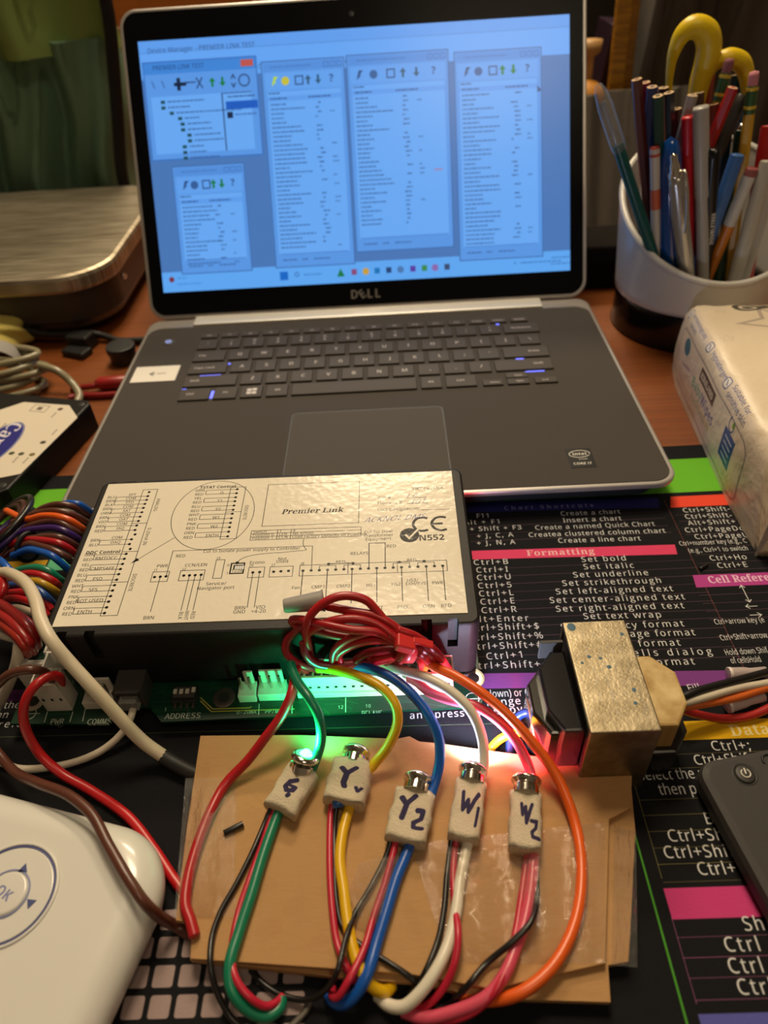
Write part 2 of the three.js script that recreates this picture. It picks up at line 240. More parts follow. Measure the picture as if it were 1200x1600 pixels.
// ---- laptop ----
{
  const L = thing('laptop', 'open silver and black laptop showing blue tinted program windows', 'laptop', [0, 0, 125]);
  const silver = M(rgb(0.55, 0.52, 0.5), 0.38, { metalness: 0.75 }), soft = M(rgb(0.062, 0.054, 0.048), 0.8, { specularIntensity: 0.4, bumpMap: rep(fineNoise, 4), bumpScale: 0.00003 }), dark = M(rgb(0.015, 0.015, 0.016), 0.5);
  part(L, 'bottom_shell', slab(roundRect(-178, 4, 178, 238, 14), 5, 16.5, 1.5), dark);
  part(L, 'silver_rim', slab(roundRect(-186, -4, 186, 246, 14), 16, 20, 1.2), silver, 'silver edge band');
  const deck = part(L, 'palm_rest', uvXZ(slab(roundRect(-183, 13.5, 183, 243.4, 12), 19.5, 20.4, 0.2), 60), soft, 'dark soft touch deck');
  for (const z of [25, 215]) part(L, 'rubber_foot', bx(-150, z < 100 ? 0 : 2, z, 150, 5.2, z + 9, 1), dark);
  const hinge = part(L, 'hinge_cover', bx(-147, 18, -2, 147, 22.6, 13.2, 1.4), M(rgb(0.85, 0.82, 0.76), 0.38, { metalness: 0.45 }), 'bright metal hinge strip');
  // touchpad in its groove
  part(deck, 'touchpad', slab(roundRect(-50.3, 153.5, 52.3, 231, 3.5), 20, 20.55, 0.1), M(rgb(0.075, 0.066, 0.058), 0.7, { specularIntensity: 0.4 }));
  { const ring = roundRect(-51.2, 152.6, 53.2, 231.9, 4.2); ring.holes.push(roundRect(-50.3, 153.5, 52.3, 231, 3.5)); part(deck, 'touchpad_groove', slab(ring, 20, 20.45), dark); }
  // keyboard legends, printed on the key tops
  const legend = canvas(1408, 560, (x, w, h) => {
    x.fillStyle = '#484542'; x.fillRect(0, 0, w, h); x.fillStyle = '#cfd0d8'; x.textAlign = 'center'; x.textBaseline = 'middle'; x.scale(5, 5); x.translate(140.5, -26);
    const put = (s, X, Z, f = 5) => { x.font = `${f}px sans-serif`; x.fillText(s, X, Z); };
    const row = (keys, x0, p, z, f) => keys.forEach((k, i) => put(k, x0 + i * p, z, f));
    row([...'1234567890-='], -109, 18.85, 50, 4.6); row([...'!@#$%^&*()_+'], -109, 18.85, 45.4, 3.6); put('~', -128, 45, 4); put('`', -128, 50, 4);
    row([...'QWERTYUIOP[]\\'], -99.2, 18.85, 67, 5.5); row([...'ASDFGHJKL;\''], -95, 18.85, 86, 5.5); row([...'ZXCVBNM,./'], -84.5, 18.85, 104.5, 5.5);
    row(['Esc', 'F1', 'F2', 'F3', 'F4', 'F5', 'F6', 'F7', 'F8', 'F9', 'F10', 'F11', 'F12', 'PrtScr', 'Insert', 'Delete'], -129, 16.85, 33, 3);
    put('Tab', -129, 67, 3.6); put('Caps Lock', -124, 86, 3.6); put('Shift', -128, 104.5, 3.6); put('Ctrl', -128, 123, 3.6); put('Fn', -102, 123, 3.6); put('Alt', -64, 123, 3.6); put('Alt', 47, 123, 3.6); put('Ctrl', 68, 123, 3.6);
    put('Backspace', 123, 48, 3.4); put('Enter', 127, 86, 3.6); put('Shift', 127, 104.5, 3.6); put('Home', 92, 128, 2.6); put('PgUp', 110, 120, 2.4); put('PgDn', 110, 128, 2.4); put('End', 128, 128, 2.6);
    for (const [a, b] of [[-86.4, 119.4], [-82.6, 119], [-86.4, 123.4], [-82.6, 123.4]]) x.fillRect(a, b, 3.4, 3.4);
  });
  const keyMat = M(rgb(1, 0.92, 0.84), 0.6, { specularIntensity: 0.5, map: legend });
  const key = (x0, z0, x1, z1) => { const g = bx(x0, 20.3, z0, x1, 21.9, z1, 0.7); uvBy(g, (X, y, Z) => [(X + 140.5) / 281.6, 1 - (Z - 26) / 112]); part(deck, 'key', g, keyMat); };
  const rowOf = (z0, z1, list, x0) => { let X = x0; for (const w of list) { key(X, z0, X + w, z1); X += w + 3; } };
  const u = 15.85, many = (n) => Array(n).fill(u);
  rowOf(29.5, 36.8, Array(16).fill(13.85), -136); rowOf(41, 55.4, [...many(13), 28], -136); rowOf(59.7, 74.8, [25.2, ...many(13)], -136); rowOf(78.6, 93.7, [29.3, ...many(11), 34], -136); rowOf(97.4, 112.3, [39.6, ...many(10), 42], -136);
  for (const [a, b] of [[-136, -113.4], [-110.5, -93.6], [-90.8, -75.2], [-72.2, -56.6], [-53.8, 36.6], [39.6, 54.6], [57.4, 79.6]]) key(a, 115.6, b, 130.6);
  key(83.5, 124, 98, 131); key(101, 115.6, 116.6, 122.6); key(101, 123.6, 116.6, 131); key(120.6, 123.6, 136.6, 131);
  // blue key lighting leaking out beside a few keys
  const leak = M(rgb(0.1, 0.1, 0.4), 0.5, { emissive: rgb(0.12, 0.16, 1), emissiveIntensity: 1.6 });
  for (const [x0, z0, x1, z1] of [[-107.5, 78.4, -105, 80.4], [-126, 95, -110, 96.6], [-136, 113.2, -132.5, 115], [-113.2, 118, -111, 128], [112, 94.2, 118, 96.2], [116, 113, 130, 114.2], [104.6, 37.2, 107, 39.6]]) part(deck, 'key_backlight', bx(x0, 20.35, z0, x1, 20.7, z1, 0.15), leak, 'blue key light leak');
  part(deck, 'power_button', lathe([[0.001, 0.9], [4.4, 0.9], [4.9, 0.5], [5, 0]], -162, 20.2, 39, 28), M(rgb(0.07, 0.07, 0.07), 0.4));
  { const g = new THREE.TorusGeometry(2.1, 0.35, 8, 20, 5.2); g.rotateX(-Math.PI / 2); g.rotateY(2.1); g.translate(-162, 21.2, 39); part(deck, 'power_symbol', merge([g, bx(-162.3, 21, 36.2, -161.7, 21.4, 39)]), M(rgb(0.5, 0.6, 0.9), 0.5, { emissive: rgb(0.25, 0.35, 0.9), emissiveIntensity: 0.8 })); }
  // stickers
  const tag = canvas(256, 160, (x, w, h) => { x.fillStyle = '#efe9df'; x.fillRect(0, 0, w, h); x.strokeStyle = '#444'; x.lineWidth = 7; x.beginPath(); x.moveTo(118, 62); x.lineTo(96, 80); x.lineTo(120, 100); x.moveTo(98, 80); x.lineTo(126, 80); x.stroke(); x.fillStyle = '#8a8680'; x.fillRect(136, 76, 52, 8); });
  part(deck, 'white_sticker', uvBy(bx(-178.5, 20.3, 77.5, -144.2, 20.6, 100), (X, y, Z) => [(X + 178.5) / 34.3, 1 - (Z - 77.5) / 22.5]), M(rgb(1, 1, 1), 0.5, { map: tag }));
  const chip = canvas(256, 320, (x, w, h) => { x.fillStyle = '#0a0a0c'; x.fillRect(0, 0, w, h); x.strokeStyle = '#d8d4cc'; x.fillStyle = '#d8d4cc'; x.lineWidth = 9; x.beginPath(); x.ellipse(130, 90, 104, 58, -0.05, 0.5, 6.5); x.stroke(); x.textAlign = 'center'; x.font = 'bold 66px sans-serif'; x.fillText('intel', 130, 112); x.font = '34px sans-serif'; x.fillText('inside', 150, 190); x.font = 'bold 50px sans-serif'; x.fillText('CORE i7', 128, 270); });
  part(deck, 'processor_sticker', uvBy(bx(125.4, 20.3, 209, 141, 20.6, 228), (X, y, Z) => [(X - 125.4) / 15.6, 1 - (Z - 209) / 19]), M(rgb(1, 1, 1), 0.35, { map: chip }));

  // lid: built flat with v = distance from the hinge, then tilted back
  const tilt = (g) => { g.rotateX(-0.54050); g.translate(0, 20, 0.25); return g; };   // x across, y up the lid, z out of the screen
  const rr = (x0, y0, x1, y1, r, z0, z1, bev) => { const g = slab(roundRect(x0, -y1, x1, -y0, r), z0, z1, bev); g.rotateX(Math.PI / 2); return g; };
  const lid = part(L, 'lid', tilt(rr(-186, 2, 186, 241.5, 14, -6, 0, 1.2)), silver, 'silver lid shell');
  part(lid, 'bezel', tilt(rr(-183, 5, 183, 238.8, 11.5, -0.6, 0.35, 0.1)), M(rgb(0.004, 0.004, 0.005), 0.25, { specularIntensity: 0.15 }), 'black glass bezel');
  part(lid, 'webcam', tilt(lathe([[0.001, 0.05], [1.6, 0.05], [1.9, 0]], 0, 0, 0, 20).rotateX(Math.PI / 2).translate(0, 228, 0.36)), M(rgb(0.03, 0.03, 0.04), 0.2));
  const screen = canvas(1720, 968, (x, w, h) => {
    const K = w / 344.2; x.scale(K, K);
    const q = (a, b, c) => { x.fillStyle = c; x.fillRect(Math.min(a[0], b[0]), Math.min(a[1], b[1]), Math.abs(b[0] - a[0]), Math.abs(b[1] - a[1])); };
    const bg = '#4a78b8', win = '#69aaf6', frame = '#5a98e6', ink = '#2c4f84';
    const cx = (a) => Math.max(0, Math.min(344.2, a));
    x.fillStyle = bg; x.fillRect(0, 0, 344.2, 194);
    q([0, 0], [344.2, 30], '#64a6f6'); 
    q([0, 0], [344.2, 9], '#5f9ff0'); x.fillStyle = '#4d86d0'; x.fillRect(0, 8.6, 344.2, 0.5);
    const txt = (s, a, size, c = ink, bold = '') => { x.fillStyle = c; x.font = `${bold} ${size}px sans-serif`; x.textBaseline = 'middle'; x.fillText(s, a[0], a[1]); };
    txt('Device Manager - PREMIER LINK TEST', [6.7,7], 5.2); { const y = [3.7,12.5][1]; let X = 7; for (const m of ['File', 'Edit', 'Configure', 'CCN tools', 'Options', 'Connect', 'Window', 'Help']) { txt(m, [X, 23.5], 4.4); X += m.length * 2.3 + 7; } }
    q([0, 28.5], [344.2, 31], bg); q([0, 177.5], [344.2, 194], '#5fa8f4');
    // a program window: corner to corner, with title, tool icons and rows of blurred entries
    const scribble = (X, Y, len, c = ink, a = 0.55) => { x.globalAlpha = a; x.fillStyle = c; let p = 0; while (p < len) { const l = 1 + rnd() * 3.4; x.fillRect(X + p, Y, Math.min(l, len - p), 1.15); p += l + 0.55; } x.globalAlpha = 1; };
    const arrow = (X, Y, up, c) => { x.fillStyle = c; const d = up ? 1 : -1; x.beginPath(); x.moveTo(X, Y - 3.6 * d); x.lineTo(X + 2.6, Y - 0.4 * d); x.lineTo(X + 0.9, Y - 0.4 * d); x.lineTo(X + 0.9, Y + 3.4 * d); x.lineTo(X - 0.9, Y + 3.4 * d); x.lineTo(X - 0.9, Y - 0.4 * d); x.lineTo(X - 2.6, Y - 0.4 * d); x.fill(); };
    const windowAt = (x0, y0, x1, y1, rows, vcol, green, opt = {}) => {
      x.fillStyle = '#3e6cac'; x.fillRect(x0 - 0.8, y0 - 0.8, x1 - x0 + 1.6, y1 - y0 + 1.6);
      x.fillStyle = frame; x.fillRect(x0, y0, x1 - x0, y1 - y0); x.fillStyle = '#5490de'; x.fillRect(x0 + 1, y0 + 1, x1 - x0 - 2, 6);
      scribble(x0 + 7, y0 + 3.2, (x1 - x0) * 0.5, '#3c6fb4', 0.6); x.strokeStyle = '#3c6fb4'; x.lineWidth = 0.5; for (const k of [16, 10.6, 5.2]) x.strokeRect(x1 - k, y0 + 2, 3.6, 3.6);
      x.fillStyle = '#62a2f0'; x.fillRect(x0 + 2, y0 + 8, x1 - x0 - 4, 13); const ty = y0 + 14.4, step = Math.min(13, (x1 - x0 - 20) / 5.6);
      x.fillStyle = opt.lime ? '#b8d82a' : ink; x.beginPath(); x.moveTo(x0 + 9, ty - 3.5); x.lineTo(x0 + 12.5, ty - 3.5); x.lineTo(x0 + 9.5, ty); x.lineTo(x0 + 11, ty); x.lineTo(x0 + 7, ty + 3.6); x.lineTo(x0 + 8, ty); x.fill();
      x.fillStyle = opt.lime ? '#c8c040' : '#35609c'; x.beginPath(); x.arc(x0 + 10 + step, ty, 3.2, 0, 7); x.fill(); x.strokeStyle = ink; x.lineWidth = 1; x.strokeRect(x0 + 7 + 2 * step + 3, ty - 3, 6, 6);
      arrow(x0 + 12 + 3 * step, ty, true, green ? '#157a3c' : '#2f5a7c'); arrow(x0 + 12 + 4 * step, ty, false, green ? '#157a3c' : '#2f5a7c'); txt('?', [x0 + 11 + 5.2 * step, ty], 8, '#27477c', 'bold');
      x.fillStyle = win; x.fillRect(x0 + 3, y0 + 22, x1 - x0 - 6, y1 - y0 - 32); scribble(x0 + 4, y0 + 22.6, 9, ink, 0.7); x.fillStyle = '#5f9eee'; x.fillRect(x0 + 3, y0 + 25.5, x1 - x0 - 6, 3.6); scribble(x0 + 5, y0 + 26.6, 14, ink, 0.8); scribble(x0 + vcol - 8, y0 + 26.6, 18, ink, 0.8);
      for (let i = 0; i < rows; i++) { const Y = y0 + 31 + i * 3.45; scribble(x0 + 5, Y, 9 + rnd() * 22, ink, 0.62); if (rnd() < 0.8) scribble(x0 + vcol - rnd() * 4, Y, 1.5 + rnd() * 4, ink, 0.7); if (rnd() < 0.28) scribble(x0 + vcol + 9, Y, 2 + rnd() * 3, ink, 0.5); }
      x.fillStyle = '#4a80ca'; x.fillRect(x0 + 4, y1 - 10.5, x1 - x0 - 8, 0.6); scribble(x0 + 6, y1 - 6, 12, ink, 0.6); scribble(x0 + 22, y1 - 6, 5, ink, 0.6); scribble(x0 + 32, y1 - 6, 14, ink, 0.6);
    };
    const c2 = [97.9,20.9], e2 = [163.7,178.3], c3 = [166.6,20.1], e3 = [247.1,169.2], c4 = [252.8,22.7], e4 = [321.2,180.8], c5 = [17.9,95.2], e5 = [76.6,179.1];
    windowAt(c2[0], c2[1], e2[0], e2[1], 33, 44, false, { lime: true }); windowAt(c3[0], c3[1], e3[0], e3[1], 29, 46, false); windowAt(c4[0], c4[1], e4[0], e4[1], 34, 48, true); windowAt(c5[0], c5[1], e5[0], e5[1], 14, 36, true);
    x.fillStyle = '#b07090'; x.globalAlpha = 0.7; const rd = [233.4,107.9]; x.fillRect(rd[0], rd[1], 7, 1.2); x.globalAlpha = 1;
    // project tree window
    { const a = [2.5,16.3], b = [93.1,88.6]; x.fillStyle = '#3a72c0'; x.fillRect(a[0] - 1, a[1] - 1, b[0] - a[0] + 2, b[1] - a[1] + 2); x.fillStyle = frame; x.fillRect(a[0], a[1] + 8, b[0] - a[0], b[1] - a[1] - 8); x.fillStyle = '#3f86d8'; x.fillRect(a[0], a[1], b[0] - a[0], 8.4); txt('PREMIER LINK TEST', [a[0] + 7, a[1] + 4.4], 4.8, '#1e3c74');
      x.fillStyle = '#c0564e'; x.fillRect(b[0] - 12, a[1] + 1.4, 10, 5); const ty = a[1] + 16.5; for (const [k, s] of [[7, '\\'], [15, '\\']]) txt(s, [a[0] + k - 2, ty], 8, '#2a4a80'); x.fillStyle = '#10203c'; x.fillRect(a[0] + 23.3, ty - 1.2, 10, 2.6); x.fillRect(a[0] + 25.7, ty - 4.6, 2.8, 9.4); txt('↔', [a[0] + 32.4, ty], 8, '#1e3460'); scribble(a[0] + 33.0, ty - 1.4, 8, '#1e3460', 0.9); x.strokeStyle = '#26406c'; x.lineWidth = 1; x.beginPath(); x.moveTo(a[0] + 41.5, ty - 4); x.lineTo(a[0] + 46.6, ty + 4); x.moveTo(a[0] + 46.6, ty - 4); x.lineTo(a[0] + 41.5, ty + 4); x.stroke();
      arrow(a[0] + 54.5, ty, true, '#127a34'); arrow(a[0] + 62.8, ty, false, '#127a34'); x.strokeStyle = '#26406c'; x.beginPath(); x.moveTo(a[0] + 70.0, ty - 1.5); x.lineTo(a[0] + 71.6, ty - 4.5); x.lineTo(a[0] + 73.3, ty - 1.5); x.moveTo(a[0] + 70.0, ty + 1.5); x.lineTo(a[0] + 71.6, ty + 4.5); x.lineTo(a[0] + 73.3, ty + 1.5); x.stroke(); x.beginPath(); x.arc(a[0] + 80.4, ty, 4.2, 0, 7); x.stroke();
      x.fillStyle = win; x.fillRect(a[0] + 3.6, a[1] + 25, b[0] - a[0] - 9, b[1] - a[1] - 29); const sx = [65.5,60.1][0]; x.fillStyle = '#2a4878'; x.fillRect(sx - 2, a[1] + 25, 1, b[1] - a[1] - 29); x.fillRect(sx - 1, a[1] + 25, b[0] - sx - 4, 0.6);
      [[14, 30], [14, 18], [22, 54], [30, 12], [32, 20], [32, 20], [38, 22], [38, 24], [32, 12], [32, 14], [32, 24]].forEach(([i, l], k) => { const Y = a[1] + 28 + k * 4.3; x.fillStyle = '#1c4a54'; x.fillRect(a[0] + i * 0.8, Y, 3.4, 2.4); scribble(a[0] + i * 0.8 + 5.5, Y + 0.5, l, ink, 0.65); });
      scribble(sx + 3, a[1] + 27.5, 22, ink, 0.8); x.fillStyle = '#1c5cc0'; x.fillRect(sx + 1, a[1] + 31.5, 26, 6); scribble(sx + 8, a[1] + 41, 18, ink, 0.6); x.fillStyle = '#16284a'; x.fillRect(sx + 1.5, a[1] + 39.4, 4.6, 4.6); }
    // taskbar
    { const c = '#2c5c9c', T = (X) => { const a = [150.1,188.9][0], b = [329.7,189.8][0]; return a + (b - a) * X / 1000; }, y = 185.5; x.fillStyle = '#7a3040'; x.beginPath(); x.arc(8, y - 2, 2.2, 0, 7); x.fill(); scribble(13, y - 3.5, 8, '#3f86d0', 0.7); scribble(13, y + 1.5, 20, '#3f86d0', 0.7);
      const s = [103.6,188.4]; x.fillStyle = '#1668c8'; x.fillRect(s[0] - 3.4, y - 3.4, 6.8, 6.8); x.strokeStyle = c; x.lineWidth = 0.6; x.beginPath(); x.arc(s[0] + 11, y - 0.6, 1.6, 0, 7); x.stroke(); scribble(s[0] + 17, y - 0.6, 15, c, 0.5);
      [['#17763c', 8], ['#8a4a7a', 72], ['#c8a040', 127], ['#1a74b8', 180], ['#244478', 235], ['#4a78b0', 290], ['#5a3aa0', 348], ['#3c8a50', 402], ['#8a6ab0', 452], ['#3a4a70', 508]].forEach(([k, X], i) => { x.fillStyle = k; const p = T(X); if (i === 0) { x.beginPath(); x.moveTo(p - 3, y + 3); x.lineTo(p, y - 3.4); x.lineTo(p + 3.4, y + 3); x.fill(); } else if (i % 3 !== 2) x.fillRect(p - 2.2, y - 2.4, 4.4, 4.6); else { x.beginPath(); x.arc(p, y, 2.8, 0, 7); x.fill(); } });
      scribble(T(820), y - 0.6, 2, c, 0.6); scribble(T(850), y - 0.6, 8, c, 0.6); scribble(T(895), y - 0.6, 26, c, 0.5); scribble(T(995), y - 3.4, 17, c, 0.5); scribble(T(990), y + 1.6, 19, c, 0.5); }
    x.fillStyle = ink; const cur = [318.3,49.8]; x.beginPath(); x.moveTo(cur[0], cur[1]); x.lineTo(cur[0] + 3.4, cur[1] + 4); x.lineTo(cur[0], cur[1] + 5.2); x.fill();
  });
  const sg = new THREE.BoxGeometry(344.2, 193.6, 0.2); sg.translate(0, 23.84 + 96.8, 0.42); uvBy(sg, (X, Y) => [(X + 172.1) / 344.2, (Y - 23.84) / 193.6]);
  part(lid, 'screen', tilt(sg), M(rgb(0.008, 0.008, 0.01), 0.25, { emissive: rgb(1, 1, 1), emissiveMap: screen, emissiveIntensity: 0.95 }));
  // maker's lettering under the screen, its second letter tipped
  { const gs = [...'DELL'].map((c, i) => { const g = letters(c, 7.2, 0.2); if (c === 'E') g.rotateZ(0.62); g.translate((i - 1.5) * 6.6, 14, 0.36); return g; }); part(lid, 'lettering', tilt(merge(gs)), M(rgb(0.4, 0.38, 0.36), 0.3, { metalness: 0.8 })); }
}

// ---- controller module: built in its own axes (x along the label, z towards the viewer, y = 0 at the label) ----
const PLASTIC = M(rgb(0.011, 0.01, 0.01), 0.45, { specularIntensity: 0.5, bumpMap: rep(fineNoise, 5), bumpScale: 0.00006 });
const NYLON = M(rgb(0.66, 0.63, 0.56), 0.45), TIN = M(rgb(0.75, 0.72, 0.66), 0.25, { metalness: 1 }), BLACK = M(rgb(0.01, 0.01, 0.011), 0.5), HOLE = M(rgb(0.012, 0.011, 0.01), 0.8);
{
  const B = [0.99996,-0.00729,0.00588,0.00697,0.99857,0.05291,-0.00626,-0.05287,0.99858], O = [-136.1,52.0,362.1], LW = 184.53, LH = 94.03;
  const mod = thing('controller_module', 'black control module with cream printed wiring label', 'controller');
  mod.quaternion.setFromRotationMatrix(new THREE.Matrix4().makeBasis(new THREE.Vector3(B[0], B[1], B[2]), new THREE.Vector3(B[3], B[4], B[5]), new THREE.Vector3(B[6], B[7], B[8])));
  mod.position.set(O[0] * MM, O[1] * MM, O[2] * MM);
  // housing with slots cut into its upper edges
  {
    const shell = slab(roundRect(-3.6, -96.6, 189.8, 5.6, 5), -39, -0.35, 1.2, 6); let a = new Brush(shell); a.updateMatrixWorld();
    const ev = new Evaluator(); ev.attributes = ['position', 'normal']; shell.deleteAttribute('uv');
    const cut = (x0, y0, z0, x1, y1, z1) => { const g = bx(x0, y0, z0, x1, y1, z1); g.deleteAttribute('uv'); const b = new Brush(g); b.updateMatrixWorld(); a = ev.evaluate(a, b, SUBTRACTION); };
    for (const u of [3, 15.5, 164, 175.5]) cut(u, -17, 2.6, u + 4.6, 1, 8);
    for (const u of [4, 14, 168, 178]) cut(u, -3, -99, u + 4.6, 1, -95.2);
    cut(-0.3, -0.75, -LH - 0.3, LW + 0.3, 2, 0.3);
    const g = a.geometry; g.setAttribute('uv', new THREE.BufferAttribute(new Float32Array(g.attributes.position.count * 2), 2)); uvBox(g, 40);
    part(mod, 'housing', g, PLASTIC, 'black plastic housing');
  }
  const label = canvas(2048, 1044, (x, w, h) => {
    const K = w / LW; x.fillStyle = '#f3ead8'; x.fillRect(0, 0, w, h); x.scale(K, K); x.lineJoin = 'miter';
    const ink = '#1c1a1c';
    const t = (s, p, f = 2.7, o = {}) => { x.save(); x.translate(p[0], p[1]); if (o.rot) x.rotate(o.rot); x.fillStyle = o.c || ink; x.font = `${o.s || ''} ${f}px ${o.f || 'sans-serif'}`; x.textAlign = o.a || 'center'; x.textBaseline = 'middle'; x.fillText(s, 0, 0); x.restore(); };
    const l = (pts, wd = 0.28, c = ink) => { x.strokeStyle = c; x.lineWidth = wd; x.beginPath(); pts.forEach((p, i) => (i ? x.lineTo(p[0], p[1]) : x.moveTo(p[0], p[1]))); x.stroke(); };
    const dot = (p, r = 0.75) => { x.fillStyle = ink; x.beginPath(); x.arc(p[0], p[1], r, 0, 7); x.fill(); };
    const boxq = (a, c, wd = 0.28) => { x.strokeStyle = ink; x.lineWidth = wd; x.strokeRect(Math.min(a[0], c[0]), Math.min(a[1], c[1]), Math.abs(c[0] - a[0]), Math.abs(c[1] - a[1])); };
    // left terminal strip
    const names = ['BLU', 'BRN', 'BLK', 'BRN', 'ORN', 'BRN', 'VIO', 'BRN', 'RED', 'BRN', 'BLU', 'GRN', 'RED', 'YEL', 'RED', 'BLU', 'RED', 'WHT', 'RED', 'PNK', 'RED', 'ORN', 'RED'];
    const nd = [[23.8,10.7], [23.8,13.6], [23.6,16.6], [23.5,19.6], [23.5,22.8], [23.3,26], [23.2,29.1], [23.1,32.3], [23,35.5], [22.8,41.9], [22.6,45.1], [22.6,51.6], [22.5,54.8], [22.5,58.1], [22.3,61.3], [22.3,64.5], [22.2,67.9], [22.1,71.2], [22,74.4], [22,77.7], [21.9,80.9], [21.9,84.2], [21.8,87.4]];
    const nx = [4.6,11.1][0], bx0 = [7.2,10.9][0], grp = [0, 0, 0, 1, 1, 2, 2, 3, 3, 4, 4, 5, 5, 6, 6, 7, 7, 8, 8, 9, 9, 10, 10];
    nd.forEach((d, i) => { t(names[i], [nx, d[1] + 0.2], 2.6); l([[bx0, d[1]], d]); dot(d); if (i && grp[i] === grp[i - 1]) l([[bx0, nd[i - 1][1]], [bx0, d[1]]]); });
    for (const d of [[23.9,7.6], [22.9,38.6], [22.5,48.4]]) dot([nd[0][0], d[1]]);
    const mids = ['SPT', 'COM', 'STO', 'COM', 'SAT', 'COM', 'OAT', 'COM', 'IAQ', 'COM', 'OAQ']; mids.forEach((s, i) => t(s, [[17.6,9.7][0] - 2.4, nd[i][1] - 1.2], 2.5));
    t('DDC Control', [10.8,49.4], 2.9, { s: 'bold' }); t('RMTOCC', [13.4,53.4], 2.8); t('CMPSAFE', [13.4,60], 2.8); t('FSD', [12.9,66.4], 2.8); t('SFS', [12.6,72.9], 2.8); t('NOT USED', [12.7,79.4], 2.8); t('ENTH', [12.4,85.8], 2.8);
    { const a = [20.4,5.6], c = [25.1,88.9], s0 = nd[0][0] - 3.6, s1 = nd[0][0] + 4.2; boxq([s0, a[1]], [s1, c[1]]); for (const q of [[23.2,30.8], [22.7,50.1], [22.1,69.4]]) l([[s0, q[1]], [s1, q[1]]]); t('ANALOG', [s1 + 1.8, [28.6,17.6][1]], 2.5, { rot: Math.PI / 2 }); t('0-20mA IN', [s1 + 1.8, [26.9,40.2][1]], 2.5, { rot: Math.PI / 2 }); t('DISCRETE', [s1 + 1.8, [26.3,69.9][1]], 2.5, { rot: Math.PI / 2 }); }
    // thermostat terminals inside the circle
    { const a = [39.9,29.5], b = [81.9,23.4], c = [57.6,1.1], d = [62.9,50.6]; x.strokeStyle = ink; x.lineWidth = 0.28; x.beginPath(); x.ellipse((a[0] + b[0]) / 2, (c[1] + d[1]) / 2, (b[0] - a[0]) / 2, (d[1] - c[1]) / 2, 0, 0, 7); x.stroke(); }
    t('TSTAT Control', [60.3,5.1], 2.9, { s: 'bold' });
    { const dd = [[71.3,8], [71.3,11.1], [71.2,14.2], [71.2,17.2], [70.9,20.4], [70.9,23.5], [70.8,26.4], [70.7,29.7], [70.8,32.9], [70.7,36], [70.6,39.1], [70.5,42.3]], X = dd[5][0], nm = ['GRN', 'YEL', 'BLU', 'WHT', 'PNK', 'ORN'], md = ['G', 'Y1', 'Y2', 'W1', 'W2', 'ENTH'], xl = [51.1,21.1][0], xb = [54.5,21.9][0];
      dd.forEach((d, i) => { const y = d[1]; dot([X, y]); t(i % 2 ? 'RED' : nm[i / 2], [xl, y + 0.2], 2.6); l([[xb, y], [X, y]]); if (i % 2) { l([[xb, dd[i - 1][1]], [xb, y]]); t(md[(i - 1) / 2], [xb + 8.5, (y + dd[i - 1][1]) / 2], 2.7); } });
      boxq([X - 3.6, [68,6.3][1]], [X + 4.4, [67.4,44][1]]); l([[X - 3.6, [70.9,25][1]], [X + 4.4, [70.9,25][1]]]); t('DISCRETE', [X + 6.4, [75.9,25.8][1]], 2.5, { rot: Math.PI / 2 }); }
    { const a = [44.4,41.8], b = [26.5,57.9]; l([a, b]); const k = Math.atan2(b[1] - a[1], b[0] - a[0]); x.fillStyle = ink; x.beginPath(); x.moveTo(b[0], b[1]); x.lineTo(b[0] - 4 * Math.cos(k - 0.28), b[1] - 4 * Math.sin(k - 0.28)); x.lineTo(b[0] - 4 * Math.cos(k + 0.28), b[1] - 4 * Math.sin(k + 0.28)); x.fill(); }
    // lower terminals
    t('RED', [49.8,53.6], 2.7); t('Cut to Isolate power supply to Controller', [60.3,52.3], 2.6, { a: 'left' });
    { const q = [45.8,50.8]; l([[45.4,66.9], [[45.4,66.9][0], q[1]], [[113.5,50.1][0], q[1]], [114,66.4]]); }
    t('PWR', [42.2,59.7], 2.7); t('CCN/LEN', [58.5,59.9], 2.7); t('J1', [39.7,62.9], 2.2); t('J2', [53.3,63.1], 2.2);
    boxq([38.6,63.9], [46.5,70]); for (const d of [[40,67.1], [42.7,67], [45.4,66.9]]) dot(d); { const a = [42.7,67]; l([a, [a[0], [42.6,87.6][1]]]); t('BRN', [a[0], [42.8,90.3][1]], 2.7); }
    boxq([51.8,63.7], [63.4,69.9]); [[[53.8,66.8]], [[56.5,66.8], 'BLK'], [[59.2,66.8], 'WHT'], [[62,66.7], 'RED']].forEach(([d, s]) => { dot(d); if (s) { l([d, [d[0], [59.2,87.5][1]]]); t(s, [d[0], [58.3,90.2][1]], 2.5, { rot: Math.PI / 2 }); } });
    boxq([67.8,57.7], [71.9,69.2]); t('J3', [68.7,56.8], 2.2); t('Service/', [70,71.8], 2.7); t('Navigator port', [70.2,74.4], 2.7);
    { boxq([75.5,60.3], [81.7,66.6], 0.7); x.fillStyle = '#444'; const a = [76.6,61.3], b = [81.1,64.3]; x.fillRect(a[0], a[1], b[0] - a[0], b[1] - a[1]); x.fillStyle = '#eee'; for (let i = 0; i < 4; i++) x.fillRect(a[0] + 0.8 + i * (b[0] - a[0]) / 4, a[1] + 0.6, 1, 2.2); t('1234', [78.6,65.4], 2.4); t('0', [74.1,61.6], 2.2); t('1', [74.3,66.5], 2.2); const c = [[78.1,60], [79.2,56.8], [98.8,54.4], [102.2,55.7], [109,45.8]]; x.strokeStyle = ink; x.lineWidth = 0.28; x.beginPath(); x.moveTo(c[0][0], c[0][1]); x.bezierCurveTo(c[1][0], c[1][1], c[1][0] + 4, c[2][1], c[2][0], c[2][1]); x.bezierCurveTo(c[2][0] + 20, c[2][1] - 2, c[4][0] - 2, c[3][1], c[4][0], c[4][1]); x.stroke(); dot(c[0], 0.9); }
